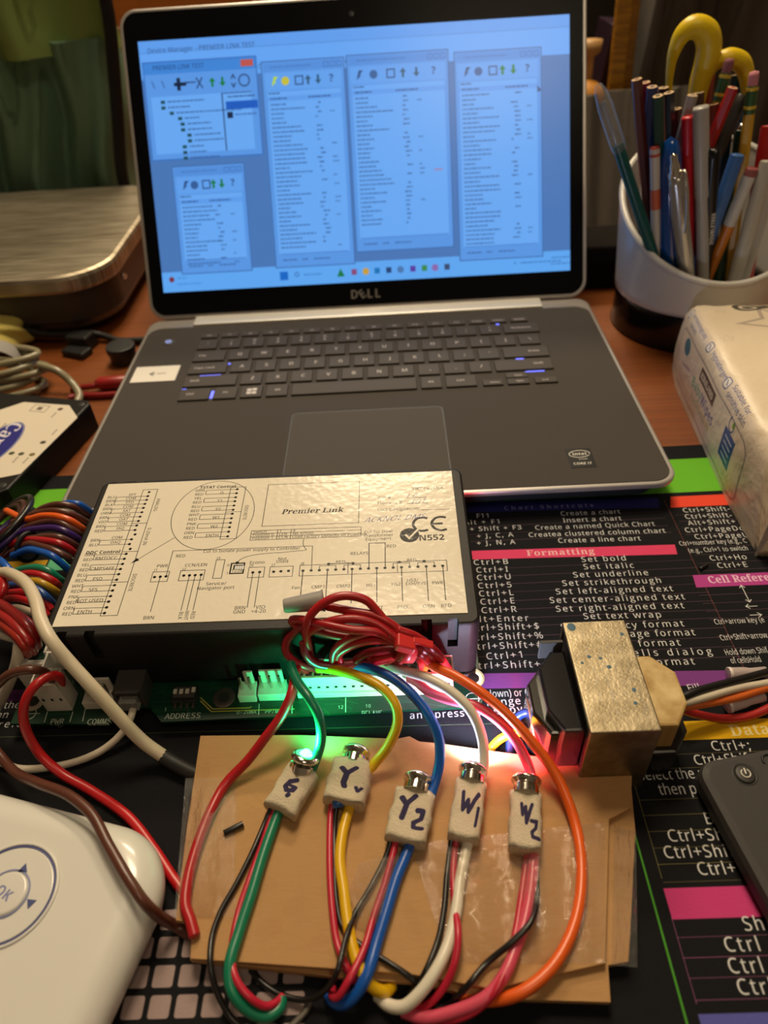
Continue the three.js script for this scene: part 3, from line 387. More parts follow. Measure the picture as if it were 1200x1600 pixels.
    t('Econo', [87.7,59.6], 2.7); t('J9', [85.2,62.3], 2.2); boxq([84.2,63.2], [91.7,69.5]); for (const [d, s] of [[[86.4,66.4], 'a'], [[89.6,66.3], 'b']]) { dot(d); l([d, [d[0], [88.1,87.1][1]]]); } t('BRN', [83.2,86.4], 2.7); t('GND', [83.1,88.7], 2.7); t('VIO', [92.4,86.4], 2.7); t('+4-20', [91.7,88.7], 2.7);
    t('J7', [95.7,62.4], 2.2); t('Not', [99.6,58.9], 2.6); t('Used', [99.7,60.5], 2.6); boxq([94.3,63.3], [105.2,69.6]); for (const d of [[96.2,66.4], [99.6,66.3], [103.2,66.2]]) dot(d);
    t('J8', [109.5,62.3], 2.2); boxq([108.4,63], [177.4,69.6]); { const a = [110,66.2], b = [175.4,66.7], drop = { 0: ['Fan', ''], 3: ['CMP1', 'YEL'], 6: ['CMP2', 'BLU'], 9: ['HS1', 'WHT'], 12: ['HS2', 'PNK'], 15: ['EXH/RVS', 'ORN'], 17: ['PWR', 'RED'] };
      for (let i = 0; i < 18; i++) { const d = [a[0] + (b[0] - a[0]) * i / 17, (a[1] + b[1]) / 2]; dot(d); if (drop[i]) { const e = [145,86.7][1]; l([d, [d[0], e]], 0.4); t(drop[i][0], [d[0] - 0.5, [142.5,76.9][1]], 2.5, { a: 'right' }); t(drop[i][1], [d[0], [145,89.1][1]], 2.7); if (i === 15) t('HS3/', [d[0] - 4, [142.5,74.9][1]], 2.5, { a: 'right' }); } }
      for (const i of [5.5, 11.5]) { const X = a[0] + (b[0] - a[0]) * i / 17; l([[X, [131.4,62.7][1]], [X, [131.6,69.2][1]]]); }
      for (const [p, q, r] of [[2, 4, 'x'], [5, 7, 'RED'], [11, 13, 'x'], [14, 16, 'RED']]) { const A = a[0] + (b[0] - a[0]) * p / 17, C = a[0] + (b[0] - a[0]) * q / 17, y = (a[1] + b[1]) / 2; l([[A, y], [A, y - 2.6], [C, y - 2.6], [C, y]]); } }
    t('RED', [127.5,62.2], 2.6); t('RED', [161.1,62.7], 2.6); for (const [a, b] of [[[125.4,62.4], [121.9,62.8]], [[129.7,62.3], [133.4,62.9]], [[158.9,62.8], [155.3,63.2]], [[163.2,62.8], [166.9,63.1]]]) { l([a, b]); dot(b, 0.8); }
    t('RELAYS', [136.3,56.2], 2.7); l([[141,66.3], [140.9,50.4], [148.7,50.5], [148.6,66.2]], 0.4); t('RED', [151.6,52.2], 2.7); t('Cut for Dual', [145.4,43.3], 2.6); t('Transformer', [145.4,45.7], 2.6); t('Equipment', [145.4,48.2], 2.6);
    // conformity marks
    { const c = [170.9,38.8]; x.strokeStyle = ink; x.lineWidth = 1.35; x.beginPath(); x.arc(c[0] - 3.6, c[1], 4.6, 1.0, 5.3); x.stroke(); x.beginPath(); x.arc(c[0] + 5.6, c[1], 4.6, 1.0, 5.3); x.stroke(); x.beginPath(); x.moveTo(c[0] + 1.2, c[1]); x.lineTo(c[0] + 6.4, c[1]); x.stroke(); }
    { const c = [160.6,46]; x.fillStyle = ink; x.beginPath(); x.arc(c[0], c[1], 4.7, 0, 7); x.fill(); x.strokeStyle = '#f3ead8'; x.lineWidth = 1.1; x.beginPath(); x.moveTo(c[0] - 2, c[1] - 0.6); x.lineTo(c[0] - 0.2, c[1] + 2); x.lineTo(c[0] + 4.8, c[1] - 4.4); x.stroke(); t('N552', [171.2,47.9], 5.2, { s: 'bold' }); }
    boxq([87.2,5.4], [135.6,36.2], 0.3); x.save(); { const c = [112.1,26.5]; x.translate(c[0], c[1]); x.transform(1, 0, -0.22, 1, 0, 0); x.fillStyle = ink; x.font = 'bold 4.7px serif'; x.textAlign = 'center'; x.textBaseline = 'middle'; x.fillText('Premier Link', 0, 0); } x.restore();
    { const a = [82.4,39.1], b = [136.9,45.5], rows = 3, hh = (b[1] - a[1]) / 3; boxq(a, b); for (const i of [1, 2]) l([[a[0], a[1] + hh * i], [b[0], a[1] + hh * i]]); const c1 = [95.5,41.7][0], c2 = [102.2,42.1][0]; l([[c1, a[1]], [c1, b[1]]]); l([[c2, a[1]], [c2, b[1]]]);
      [['Switch', '1', '4'], ['Position 0', 'LEN', 'No Action'], ['Position 1', 'CCN', 'Load Factory Defaults on Powerup']].forEach((r, i) => { t(r[0], [a[0] + 0.8, a[1] + hh * (i + 0.55)], 2.4, { a: 'left' }); t(r[1], [c1 + 0.8, a[1] + hh * (i + 0.55)], 2.4, { a: 'left' }); t(r[2], [c2 + 0.8, a[1] + hh * (i + 0.55)], 2.4, { a: 'left' }); }); }
    t('33CSPR2MLK', [171,12.5], 2.9); t('Bus #', [144.9,18.2], 2.8, { a: 'left' }); t('Element #', [144.9,22.2], 2.8, { a: 'left' }); t('Unit Designation:', [144.9,27.1], 2.8, { a: 'left' }); l([[159.2,19.5], [170.1,19.6]]); l([[160.1,23.7], [170.9,23.9]]); l([[167.1,28.8], [181.4,28.9]]);
    for (const [s, p, f] of [['1 0', [162.7,18], 4.4], ['101', [166.1,22], 5], ['ACKNOL DMS', [154.2,33.6], 5]]) { x.save(); x.translate(p[0], p[1]); x.transform(1, -0.04, -0.5, 1, 0, 0); x.fillStyle = 'rgba(90,84,140,0.75)'; x.font = `${f}px sans-serif`; x.textAlign = 'center'; x.textBaseline = 'middle'; x.fillText(s, 0, 0); x.restore(); }
  });
  const film = noiseTex(256, 40, 3, 11, [2, 1]);
  part(mod, 'label_plate', uvBy(bx(0, -0.7, -LH, LW, 0, 0), (X, y, Z) => [X / LW, -Z / LH]), M(rgb(0.9, 0.9, 0.9), 0.2, { map: label, bumpMap: film, bumpScale: 0.00011, specularIntensity: 0.55 }), 'cream wiring diagram label');
  // circuit board with printed legend
  const silk = canvas(2048, 512, (x, w, h) => {
    const K = 2048 / 220; x.scale(K, K); x.translate(26, 28); x.fillStyle = '#0a3423'; x.fillRect(-26, -28, 220, 56);
    for (let i = 0; i < 90; i++) { x.strokeStyle = 'rgba(30,96,66,0.45)'; x.lineWidth = 0.5; const X = -26 + rnd() * 215, Z = -20 + rnd() * 42; x.beginPath(); x.moveTo(X, Z); x.lineTo(X + 6 + rnd() * 14, Z); x.lineTo(X + 10 + rnd() * 18, Z + 3); x.stroke(); }
    const s = (q, p, f = 3.2) => { x.fillStyle = '#cfd4c8'; x.font = `${f}px monospace`; x.textAlign = 'center'; x.textBaseline = 'middle'; x.fillText(q, p[0], p[2]); };
    s('ADDRESS', [53.4,-40,22.8], 4); s('COMMS', [15,-40,23.8], 3.8); s('PWR', [-4.8,-40,24.1], 3.6); s('0-20mA', [82.6,-40,22.4], 2.6); s('PP/MP', [95,-40,22.5], 2.6); s('RELAYS', [140.3,-40,23.7], 2.7); s('12', [125.9,-40,21.3], 2.3); s('10', [138.5,-40,21.1], 2.3); s('1', [44.6,-40,18.9], 2.8);
    const ln = (pts, c, wd) => { x.strokeStyle = c; x.lineWidth = wd; x.beginPath(); pts.forEach((p, i) => (i ? x.lineTo(p[0], p[2]) : x.moveTo(p[0], p[2]))); x.stroke(); };
    ln([[60.1,-40,15.4], [66.2,-40,21.2], [104.7,-40,21.2]], '#b8a24a', 0.6); ln([[59.8,-40,13.7], [66.6,-40,19.9], [83.8,-40,19.9], [84.6,-40,19.2]], '#b8a24a', 0.6);
    for (const [a, b] of [[[-11.1,-40,18.6], [-10.7,-40,24.2]], [[1.1,-40,19], [1.2,-40,24.3]], [[6.5,-40,17.9], [7.1,-40,24.1]], [[88,-40,18], [88.4,-40,23.6]], [[103.4,-40,17.2], [103.7,-40,23.5]], [[128.1,-40,16.1], [128.3,-40,23.7]], [[177.5,-40,12.1], [177.1,-40,21.1]]]) ln([a, b], '#cfd4c8', 0.4);
    for (const p of [[-19.3,-40,19.4], [186.4,-40,18.8]]) { x.strokeStyle = '#cfd4c8'; x.lineWidth = 0.4; x.beginPath(); x.arc(p[0], p[2], 3, 0, 7); x.moveTo(p[0] - 5, p[2]); x.lineTo(p[0] + 5, p[2]); x.stroke(); }
  });
  {
    const q = [[-26.5,-40,24.3], [19.2,-40,25.8], [22.8,-40,21.7], [21.8,-40,17.8], [36.8,-40,17.6], [38.2,-40,19.6], [44,-40,25.7], [188.3,-40,22.8], [190.9,-40,20.3]].map((p) => [p[0], p[2]]);
    const outline = poly([...q, [192, -92], [-25, -92]]);
    part(mod, 'circuit_board', uvBy(slab(outline, -41.6, -40), (X, y, Z) => [(X + 26) / 220, 1 - (Z + 28) / 55]), M(rgb(1, 1, 1), 0.35, { map: silk }), 'green circuit board');
    for (const [u, z] of [[2, -2], [182, -2], [2, -88], [182, -88]]) part(mod, 'standoff', lathe([[0.001, 0], [4, 0], [4, 8], [0.001, 8]], u, -49 + (z < -50 ? -4.4 : 0.4), z).scale(1, 1, 1), BLACK);
  }
  const ring = (p, name) => { const t = new THREE.RingGeometry(2.4, 5.2, 28); t.rotateX(-Math.PI / 2); part(mod, name, lathe([[2.5, 0], [5.2, 0], [5.2, 0.25], [2.6, 0.25]], p[0], -40, p[2], 28), TIN); part(mod, 'mounting_hole', lathe([[0.001, 0.3], [2.7, 0.3], [2.9, 0]], p[0], -40, p[2], 24), HOLE); };
  ring([71,-40,14.1], 'mounting_ring'); ring([188,-40,8.1], 'mounting_ring'); ring([-19.4,-40,13], 'mounting_ring');
  // header with its long white plug
  {
    const a = [106.5,-40,18.3], b = [177.6,-40,11.8], z = (a[2] + b[2]) / 2, u0 = a[0], u1 = b[0], pitch = (u1 - u0) / 18;
    part(mod, 'header', bx(u0 - 0.6, -40, z - 11, u1 + 0.6, -36.5, z + 0.9, 0.4), NYLON);
    const walls = [bx(u0, -36.5, z - 10, u1, -29, z - 0.2, 0.3), bx(u0, -29, z - 1.2, u1, -24.5, z - 0.2), bx(u0, -29, z - 10, u1, -23.5, z - 9)];
    for (let i = 0; i <= 18; i++) walls.push(bx(u0 + i * pitch - 0.45, -29, z - 9.5, u0 + i * pitch + 0.45, -24.5, z - 0.6));
    const plug = part(mod, 'relay_plug', merge(walls), NYLON, 'long white eighteen way plug');
    for (let i = 0; i < 18; i++) part(plug, 'plug_window', bx(u0 + (i + 0.5) * pitch - 0.7, -33.4, z - 1, u0 + (i + 0.5) * pitch + 0.7, -31.8, z - 0.15), HOLE);
    for (let i = 0; i < 18; i++) part(plug, 'terminal', bx(u0 + (i + 0.5) * pitch - 0.9, -29, z - 6.5, u0 + (i + 0.5) * pitch + 0.9, -26.5, z - 4), TIN);
  }
  // pin headers
  const header = (a, b, n) => {
    const h = part(mod, 'pin_header', merge([bx(a[0], -40, a[2] - 8, b[0], -34.5, a[2], 0.4), bx(a[0] + (n > 2 ? 1 : 3), -34.5, a[2] - 8, b[0] - 1, -25.5, a[2] - 6.6, 0.4)]), NYLON);
    for (let i = 0; i < n; i++) { const u = a[0] + (b[0] - a[0]) * (i + 0.5) / n; part(h, 'pin', bx(u - 0.55, -34.8, a[2] - 4.4, u + 0.55, -25, a[2] - 3.3, 0.2), TIN); }
  };
  header([78.7,-40,17.1], [87,-40,16.7], 2); header([87.9,-40,16.7], [100.7,-40,16.5], 3); header([6.6,-40,18.2], [21.2,-40,17.7], 3);
  // small power plug
  {
    const a = [-11.1,-40,18.6], b = [0.9,-40,18.4], z = a[2], u0 = a[0], u1 = b[0], w = [bx(u0, -40, z - 9, u1, -23, z, 0.4), bx(u0, -23, z - 1, u1, -18, z), bx(u0, -23, z - 9, u1, -18, z - 8)];
    for (let i = 0; i <= 3; i++) w.push(bx(u0 + (u1 - u0 - 0.8) * i / 3, -23, z - 8.6, u0 + (u1 - u0 - 0.8) * i / 3 + 0.8, -18, z - 0.4));
    const p = part(mod, 'power_plug', merge(w), NYLON); for (const i of [0, 1, 2]) part(p, 'plug_window', bx(u0 + (i + 0.5) * (u1 - u0) / 3 - 0.6, -31, z - 0.5, u0 + (i + 0.5) * (u1 - u0) / 3 + 0.6, -29, z + 0.06), HOLE);
  }
  // telephone style jack with a clear plug
  {
    const a = [22.7,-40,17.8], b = [35.9,-40,17.6], z = a[2]; part(mod, 'jack', merge([bx(a[0], -40, z - 14, b[0], -27.5, z - 1, 0.5), bx(a[0], -40, z - 1, a[0] + 1.4, -27.5, z), bx(b[0] - 1.4, -40, z - 1, b[0], -27.5, z), bx(a[0], -29, z - 1, b[0], -27.5, z)]), M(rgb(0.05, 0.045, 0.042), 0.55), 'dark grey plastic jack');
    part(mod, 'jack_plug', bx(a[0] + 2.4, -38, z - 1, b[0] - 2.4, -31, z + 3.2, 0.6), M(rgb(0.8, 0.8, 0.78), 0.15, { transmission: 0.85, thickness: 0.004, ior: 1.5 }), 'clear plastic plug');
  }
  // address switch
  {
    const a = [47.7,-40,19.3], b = [59,-40,19], z = a[2], d = part(mod, 'address_switch', bx(a[0], -40, z - 9.5, b[0], -35.6, z - 1.2, 0.3), BLACK), n = 4, p = (b[0] - a[0]) / n;
    part(d, 'switch_face', bx(a[0] + 0.7, -35.7, z - 8.6, b[0] - 0.7, -35.3, z - 3.2), M(rgb(0.06, 0.05, 0.05), 0.5));
    for (let i = 0; i < n; i++) { const u = a[0] + (i + 0.5) * p; part(d, 'slider', bx(u - 0.8, -35.4, z - (i === 3 ? 8 : 7.2), u + 0.8, -34.6, z - (i === 3 ? 5.6 : 5)), NYLON); part(d, 'pin', bx(u - 0.6, -39.9, z - 1.3, u + 0.6, -38.6, z + 0.6), TIN); }
  }
  // plugs along the left edge where the sensor wires enter
  for (const [z0, z1] of [[-88, -60], [-58, -32], [-30, -4]]) part(mod, 'sensor_plug', merge([bx(-15, -40, z0, -4.5, -30, z1, 0.5), bx(-15, -30, z0, -13.8, -25, z1), ...Array.from({ length: 7 }, (_, i) => bx(-13.8, -30, z0 + (z1 - z0 - 1) * i / 6, -4.5, -25.5, z0 + (z1 - z0 - 1) * i / 6 + 1))]), NYLON);
  { const p = [-18.1,-30,2.7], q = [-22,-22,4.9]; part(mod, 'sensor_plug', merge([bx(-21, -40, 0.5, -8.5, -24, 10.5, 0.5), bx(-21, -24, 9.5, -8.5, -19, 10.5), bx(-21, -24, 0.5, -20, -19, 10.5), bx(-9.5, -24, 0.5, -8.5, -19, 10.5), bx(-20, -24, 5, -9, -20, 5.8)]), NYLON); }
}

// ---- wires ----
const pvc = {};
const PVC = (c, r = 0.34) => pvc[c] ??= M(hex(c), r, { clearcoat: 0.25, clearcoatRoughness: 0.3 });
const RED = '#b01820', GREEN = '#0c7a5a', YELLOW = '#e0b010', BLUE = '#1056b4', WHITE = '#e4dccb', PINK = '#d8506a', ORANGE = '#e8601a', BROWN = '#5a3226', BLACKW = '#141212', THINRED = '#c0203c', GREYW = '#5c564e', VIOLET = '#3a1c66';
const wire = (label, color, r, pts, group = 'hook-up wires') => single('wire', label, 'wire', tube(pts, r), PVC(color), group);

// ---- cardboard ----
const kraft = canvas(1024, 1024, (x, w, h) => {
  x.fillStyle = '#c39a66'; x.fillRect(0, 0, w, h);
  for (let i = 0; i < 5200; i++) { const X = rnd() * w, Y = rnd() * h, l = 6 + rnd() * 46; x.strokeStyle = rnd() < 0.55 ? `rgba(120,82,40,${0.05 + rnd() * 0.12})` : `rgba(236,204,150,${0.05 + rnd() * 0.12})`; x.lineWidth = 0.5 + rnd() * 1.3; x.beginPath(); x.moveTo(X, Y); x.lineTo(X + l, Y + rnd() * 4 - 2); x.stroke(); }
  for (let i = 0; i < 60; i++) { x.fillStyle = `rgba(150,108,60,${0.03 + rnd() * 0.05})`; x.beginPath(); x.ellipse(rnd() * w, rnd() * h, 20 + rnd() * 90, 8 + rnd() * 30, rnd() * 3, 0, 7); x.fill(); }
}); kraft.wrapS = kraft.wrapT = THREE.RepeatWrapping;
const fluteBump = canvas(256, 64, (x, w, h) => { for (let i = 0; i < w; i++) { const v = 128 + 60 * Math.sin(i / w * 2 * Math.PI * 8) | 0; x.fillStyle = `rgb(${v},${v},${v})`; x.fillRect(i, 0, 1, h); } }, false); fluteBump.wrapS = fluteBump.wrapT = THREE.RepeatWrapping;
const CARD = M(rgb(0.84, 0.78, 0.74), 0.8, { map: kraft, bumpMap: fluteBump, bumpScale: 0.00012 });
const xz = (l) => l.map((p) => [p[0], p[2]]);
const CT = 11;                                     // height of the upper cardboard face
{
  const lower = xz([[-72.6,8,395], [111.4,8,419.7], [107.3,8,442.1], [92.7,8,486.3], [85.4,8,487.2], [83.6,8,498], [44.6,8,496], [16.7,8,490.6], [-1,8,489.2], [-61.2,8,481.7], [-62.9,8,469.6]]);
  single('cardboard_sheet', 'lower brown cardboard sheet showing at the right and bottom edges', 'cardboard', uvXZ(slab(poly(lower), 5, 8), 90), CARD, 'cardboard sheets of the indicator board');
  const upper = xz([[-73,11,394], [-27.8,11,395.6], [14.8,11,399.3], [20.4,11,398.3], [24.5,11,401], [33.6,11,402.3], [49.1,11,405.6], [63.8,11,408.4], [90,11,412.7], [110.4,11,414.7], [112.5,11,416.5], [107.3,11,433.8], [97.6,11,438.1], [84,11,487.5], [44.7,11,494], [16.9,11,488.9], [-60.4,11,482.2], [-62.2,11,470.6], [-68.3,11,469.6], [-71,11,434.6]]);
  single('cardboard_sheet', 'upper brown cardboard sheet carrying the five lamp holders', 'cardboard', uvXZ(slab(poly(upper), 8.05, CT, 0.3), 90), CARD, 'cardboard sheets of the indicator board');
}
// clear adhesive tape: thin wrinkled sheets
const TAPE = M(rgb(0.96, 0.94, 0.9), 0.04, { transmission: 0.94, thickness: 0, ior: 1.45, bumpMap: rep(midNoise, 2), bumpScale: 0.0016 });
const tapeSheet = (label, q, lift, bumpY) => {                        // q: four corners, clockwise from rear left
  const n = 26, g = new THREE.PlaneGeometry(1, 1, n, n), p = g.attributes.position; seed = Math.round(q[0][0] * 7) + 900;
  const ph = [rnd() * 6, rnd() * 6, rnd() * 6];
  for (let i = 0; i < p.count; i++) {
    const u = p.getX(i) + 0.5, v = 0.5 - p.getY(i), k = [0, 1, 2].map((c) => (q[0][c] * (1 - u) + q[1][c] * u) * (1 - v) + (q[3][c] * (1 - u) + q[2][c] * u) * v);
    const edge = Math.min(1, 6 * Math.min(u, 1 - u)) * Math.min(1, 6 * Math.min(v, 1 - v));
    p.setXYZ(i, k[0], k[1] + lift * edge * (0.55 + 0.25 * Math.sin(u * 23 + ph[0] + v * 6) + 0.2 * Math.sin(v * 31 + ph[1] - u * 5)) + bumpY(u, v) * edge, k[2]);
  }
  g.computeVertexNormals(); single('clear_tape', label, 'tape', g, TAPE, 'clear tape strips');
};
{
  const h = CT + 0.4, ridge = (u0, w, a) => (u) => a * Math.exp(-(((u - u0) / w) ** 2));
  tapeSheet('clear tape strip holding the red wire at the left cardboard edge', [[-75.5,11.4,414.3], [-54,11.4,415.2], [-46.1,11.4,469.5], [-68.9,11.4,468.8]], 1.2, ridge(0.45, 0.22, 4.4));
  tapeSheet('clear tape strip across the black and blue wires in the middle', [[-1.3,11.4,452], [18.6,11.4,445.9], [9.6,11.4,478.6], [-8.4,11.4,472.3]], 1.4, ridge(0.6, 0.3, 4));
  tapeSheet('wide clear tape sheet over the right half of the cardboard', [[19.1,11.4,445], [95.5,11.4,439.4], [84.1,11.4,487.6], [30.3,11.4,486.1]], 1, (u, v) => 4.6 * Math.exp(-(((u - 0.24) / 0.1) ** 2)) + 4.6 * Math.exp(-(((u - 0.62) / 0.1) ** 2)) + 4.6 * Math.exp(-(((u - 0.9) / 0.07) ** 2)));
  tapeSheet('clear tape tab sticking out past the right cardboard edge', [[99.6,8.6,439.6], [107.4,8.6,442.4], [95.4,7.4,488.1], [86.4,8.6,487.4]], 0.8, () => 0);
}
// ---- lamp holders wrapped in masking tape, lettered by hand ----
const CHROME = M(rgb(0.8, 0.77, 0.7), 0.12, { metalness: 1 });
function indicator(label, top, bot, width, marks, glow, lit, bezelLift = 0, fat = 8.5, tip = 0, power = 0) {
  const a = V(top), b = V(bot), ax = a.clone().sub(b), len = ax.length(); ax.normalize();
  const side = new THREE.Vector3().crossVectors(ax, new THREE.Vector3(0, 1, 0)).normalize(), up = new THREE.Vector3().crossVectors(side, ax).normalize();
  const g = thing('indicator_lamp', label, 'indicator lamp', [(top[0] + bot[0]) / 2, CT, (top[2] + bot[2]) / 2], 'taped indicator lamps');
  const base = b.clone(), m4 = new THREE.Matrix4().makeBasis(side, ax, up).setPosition(base);
  // tape sleeve: a flattened, slightly wrinkled tube
  const wob = rnd() * 6, prof = 28, rows = 12, pos = [], uv = [], idx = [];
  for (let r = 0; r <= rows; r++) for (let i = 0; i <= prof; i++) {
    const t = i / prof * 2 * Math.PI, v = r / rows, c = Math.cos(t), s = Math.sin(t), k = 1 + 0.035 * Math.sin(v * 9 + wob + 3 * c) + 0.03 * Math.sin(v * 17 - 2 * s);
    pos.push(width / 2 * Math.sign(c) * Math.abs(c) ** 0.55 * k, v * len + 0.7 * Math.sin(c * 4 + wob) * (v > 0.5 ? 1 : -1) * 0.6, fat / 2 * Math.sign(s) * Math.abs(s) ** 0.75 * (1 + 0.05 * Math.sin(v * 11 + wob))); uv.push((pos[pos.length - 3] + width / 2) / width, v);
  }
  for (let r = 0; r < rows; r++) for (let i = 0; i < prof; i++) { const q = r * (prof + 1) + i; idx.push(q, q + 1, q + prof + 1, q + 1, q + prof + 2, q + prof + 1); }
  for (const r of [0, rows]) { const c = pos.length / 3; pos.push(0, r / rows * len, 0); uv.push(0.5, r / rows); for (let i = 0; i < prof; i++) { const q = r * (prof + 1) + i; r ? idx.push(q, q + 1, c) : idx.push(q + 1, q, c); } }
  const sg = new THREE.BufferGeometry(); sg.setAttribute('position', new THREE.Float32BufferAttribute(pos, 3)); sg.setAttribute('uv', new THREE.Float32BufferAttribute(uv, 2)); sg.setIndex(idx); sg.computeVertexNormals(); sg.applyMatrix4(m4);
  const face = canvas(256, 384, (x, w, h) => { x.fillStyle = '#cdbfa6'; x.fillRect(0, 0, w, h); for (let i = 0; i < 700; i++) { x.strokeStyle = rnd() < 0.5 ? 'rgba(150,132,104,0.16)' : 'rgba(240,230,210,0.16)'; x.lineWidth = 1 + rnd() * 2; const X = rnd() * w, Y = rnd() * h; x.beginPath(); x.moveTo(X, Y); x.lineTo(X + 8 + rnd() * 40, Y + rnd() * 6 - 3); x.stroke(); } x.strokeStyle = '#2a2348'; x.lineCap = x.lineJoin = 'round'; for (const [wd, ...pts] of marks) { x.lineWidth = wd * 1.45; x.beginPath(); pts.forEach((p, i) => (i ? x.lineTo(p[0], p[1]) : x.moveTo(p[0], p[1]))); x.stroke(); } });
  part(g, 'masking_tape', sg, M(rgb(1, 1, 1), 0.85, { map: face, bumpMap: rep(fineNoise, 1, 2), bumpScale: 0.0003 }), 'lettered masking tape');
  // chrome holder and hexagonal nut
  const place = (geo, off) => { geo.translate(0, off, 0); geo.rotateX(tip); geo.translate(0, len, bezelLift); geo.applyMatrix4(m4); return geo; };
  part(g, 'nut', place(new THREE.CylinderGeometry(5.6, 5.6, 3, 6).translate(0, 0.6, 0), 0), CHROME);
  part(g, 'bezel', place(lathe([[0.001, 0], [4.6, 0], [4.6, 2.4], [6, 2.6], [6.1, 3.6], [5.2, 4.8], [3.4, 5.2], [3.2, 4.4], [0.001, 4.2]], 0, 0, 0, 28), 1.4), CHROME);
  const em = lit ? { emissive: glow, emissiveIntensity: lit } : {};
  part(g, 'lamp_lens', place(lathe([[0.001, 2.6], [1.4, 2.3], [2.4, 1.4], [2.9, 0]], 0, 0, 0, 20), 5.6), M(lit ? glow.clone().lerp(rgb(1, 1, 1), 0.4) : rgb(0.75, 0.75, 0.7), 0.2, em));
  if (lit) { const tipP = base.clone().addScaledVector(ax, len + 10.5 * Math.cos(tip)).addScaledVector(up, bezelLift + 10.5 * Math.sin(tip)); const l = new THREE.SpotLight(glow, power, 0, 1.5, 0.5, 2); l.position.copy(tipP).multiplyScalar(MM); const tgt = tipP.clone().addScaledVector(ax, 60).addScaledVector(up, 1); l.target.position.copy(tgt).multiplyScalar(MM); l.shadow.radius = 0.12; l.castShadow = true; l.name = 'indicator_glow'; scene.add(l); scene.add(l.target); }
}
{
  const GR = rgb(0.02, 1, 0.35), WH = rgb(0.6, 0.72, 1), RD = rgb(1, 0.03, 0.08), h = CT + 4.4;
  indicator('taped lamp lettered G, green light on, nearest the left edge', [-24.6,15.4,415.3], [-32.9,15.4,432.3], 14.5, [[26, [150, 120], [108, 150], [96, 215], [120, 245], [160, 225], [165, 190], [128, 190]], [24, [150, 270], [146, 282]]], GR, 30, 2.4, 8.5, 0.85, 0.014);
  indicator('crumpled taped lamp lettered Y1 with a blue stub below, beside the yellow wire', [-3.5,15.4,412.5], [-7.5,15.4,430.6], 17.5, [[24, [80, 110], [118, 160], [165, 100]], [26, [118, 160], [110, 230], [120, 260]], [16, [190, 250], [205, 285], [222, 255]]], GR, 0, 0, 9.5);
  indicator('taped lamp lettered Y2, third in the row, unlit', [22,15.4,426.3], [16.7,15.4,446.6], 16.5, [[24, [60, 90], [95, 140], [140, 70]], [24, [98, 140], [84, 240]], [20, [170, 170], [205, 165], [200, 215], [160, 250], [165, 285], [215, 282]]], GR, 0, 1.5, 8);
  indicator('taped lamp lettered W1 with a white light', [44.9,15.4,422.9], [39,15.4,446.7], 12.5, [[20, [80, 110], [92, 215], [128, 160], [140, 220], [205, 105]], [16, [215, 190], [208, 300]]], WH, 26, 1.2, 8.4, 0.1, 0.03);
  indicator('taped lamp lettered W2 with a red light', [65.9,15.4,428.6], [61.9,15.4,451.5], 12.5, [[18, [92, 110], [100, 175], [124, 130], [132, 220], [175, 110]], [18, [170, 205], [210, 210], [205, 250], [175, 275], [182, 305], [232, 320]]], RD, 30, 1.4, 8.4, 0.1, 0.05);
}
single('wire_stub', 'short blue crimp end under the crumpled tape', 'wire', rod([-9.3,15,431.4], [-9.8,16,428.6], 2.3), PVC('#2a62b0'));
single('wire_offcut', 'tiny black wire offcut lying on the cardboard', 'wire', rod([-55,12.3,438.8], [-47.8,12.3,435.2], 1.2), PVC(BLACKW));
single('wire_offcut', 'tiny black wire offcut lying on the printed mat', 'wire', rod([182.7,2.9,299.2], [187.6,2.9,296.1], 0.9), PVC(BLACKW));

// ---- wires from the relay plug to the lamps ----
const T1 = 2.15, T2 = 1.35, T3 = 1.1;
wire('green wire running from the relay plug to the G lamp', GREEN, T1, [[-26.5,26,371.6], [-29.9,32,370.2], [-30.3,36,375.9], [-26.3,38,386.5], [-20.5,38,395.4], [-16.8,34,401.5], [-16.4,26,407.1], [-18.9,20,412.3], [-22.7,16,418.6], [-26.4,15,423.5]]);
wire('green wire leaving the G lamp and looping under the board', GREEN, T1, [[-32.2,14,428.2], [-34.3,13.4,433.9], [-37.9,13.4,448], [-40.6,13.4,461.8], [-43.5,13.4,474.7], [-45.3,13.6,485.7], [-43.7,12,492.5], [-38.3,8,497.2], [-32.5,5.2,498.5], [-28.5,4.3,496.2], [-27.7,4.2,493.2]]);
wire('thick red wire crossing the left of the cardboard', RED, T1, [[-25.2,26,372.3], [-27.3,32,373.8], [-28.3,34,379.3], [-29.3,34,390.1], [-33.5,29,397], [-40.4,24,404], [-47.9,18,410.6], [-57.3,13.6,419], [-61.8,13.4,430.8], [-64.8,13.4,445.4], [-65.7,13.4,457.2], [-64.8,13.4,465.5], [-61.9,13,470.9], [-59.8,12.6,475.4]]);
wire('yellow wire running from the relay plug to the Y1 lamp', YELLOW, T1, [[-20.3,26,371.5], [-16.4,33,376.5], [-8.7,37,381.1], [1.2,39,386.3], [10.1,39,392.5], [15.2,36,398.8], [15.7,31,404.1], [11.8,24,409.5], [6.1,18,413.7], [-1.5,15,420.3]]);
wire('yellow wire leaving the Y1 lamp and curling under the board', YELLOW, T1, [[-3.8,14.4,425.4], [-5.5,13.4,432.3], [-7.6,13.4,441.7], [-8.2,13.4,451.4], [-6.4,13.4,462.2], [-4.7,13.4,472.7], [-2.2,13.4,482.5], [0.7,12.8,488.6], [4.8,9,492.4], [8.6,6,492.5], [10.4,4.2,490.4]]);
wire('blue wire running from the relay plug to the Y2 lamp', BLUE, T1, [[-8.7,26,371.1], [-4.2,33,375.7], [5.2,37,380.8], [14.6,39,387.6], [22.6,38,395.5], [28.8,34,403], [32.3,28,409.5], [32.3,21,416.4], [29.7,16.4,423.6], [26.4,15,430.8]]);
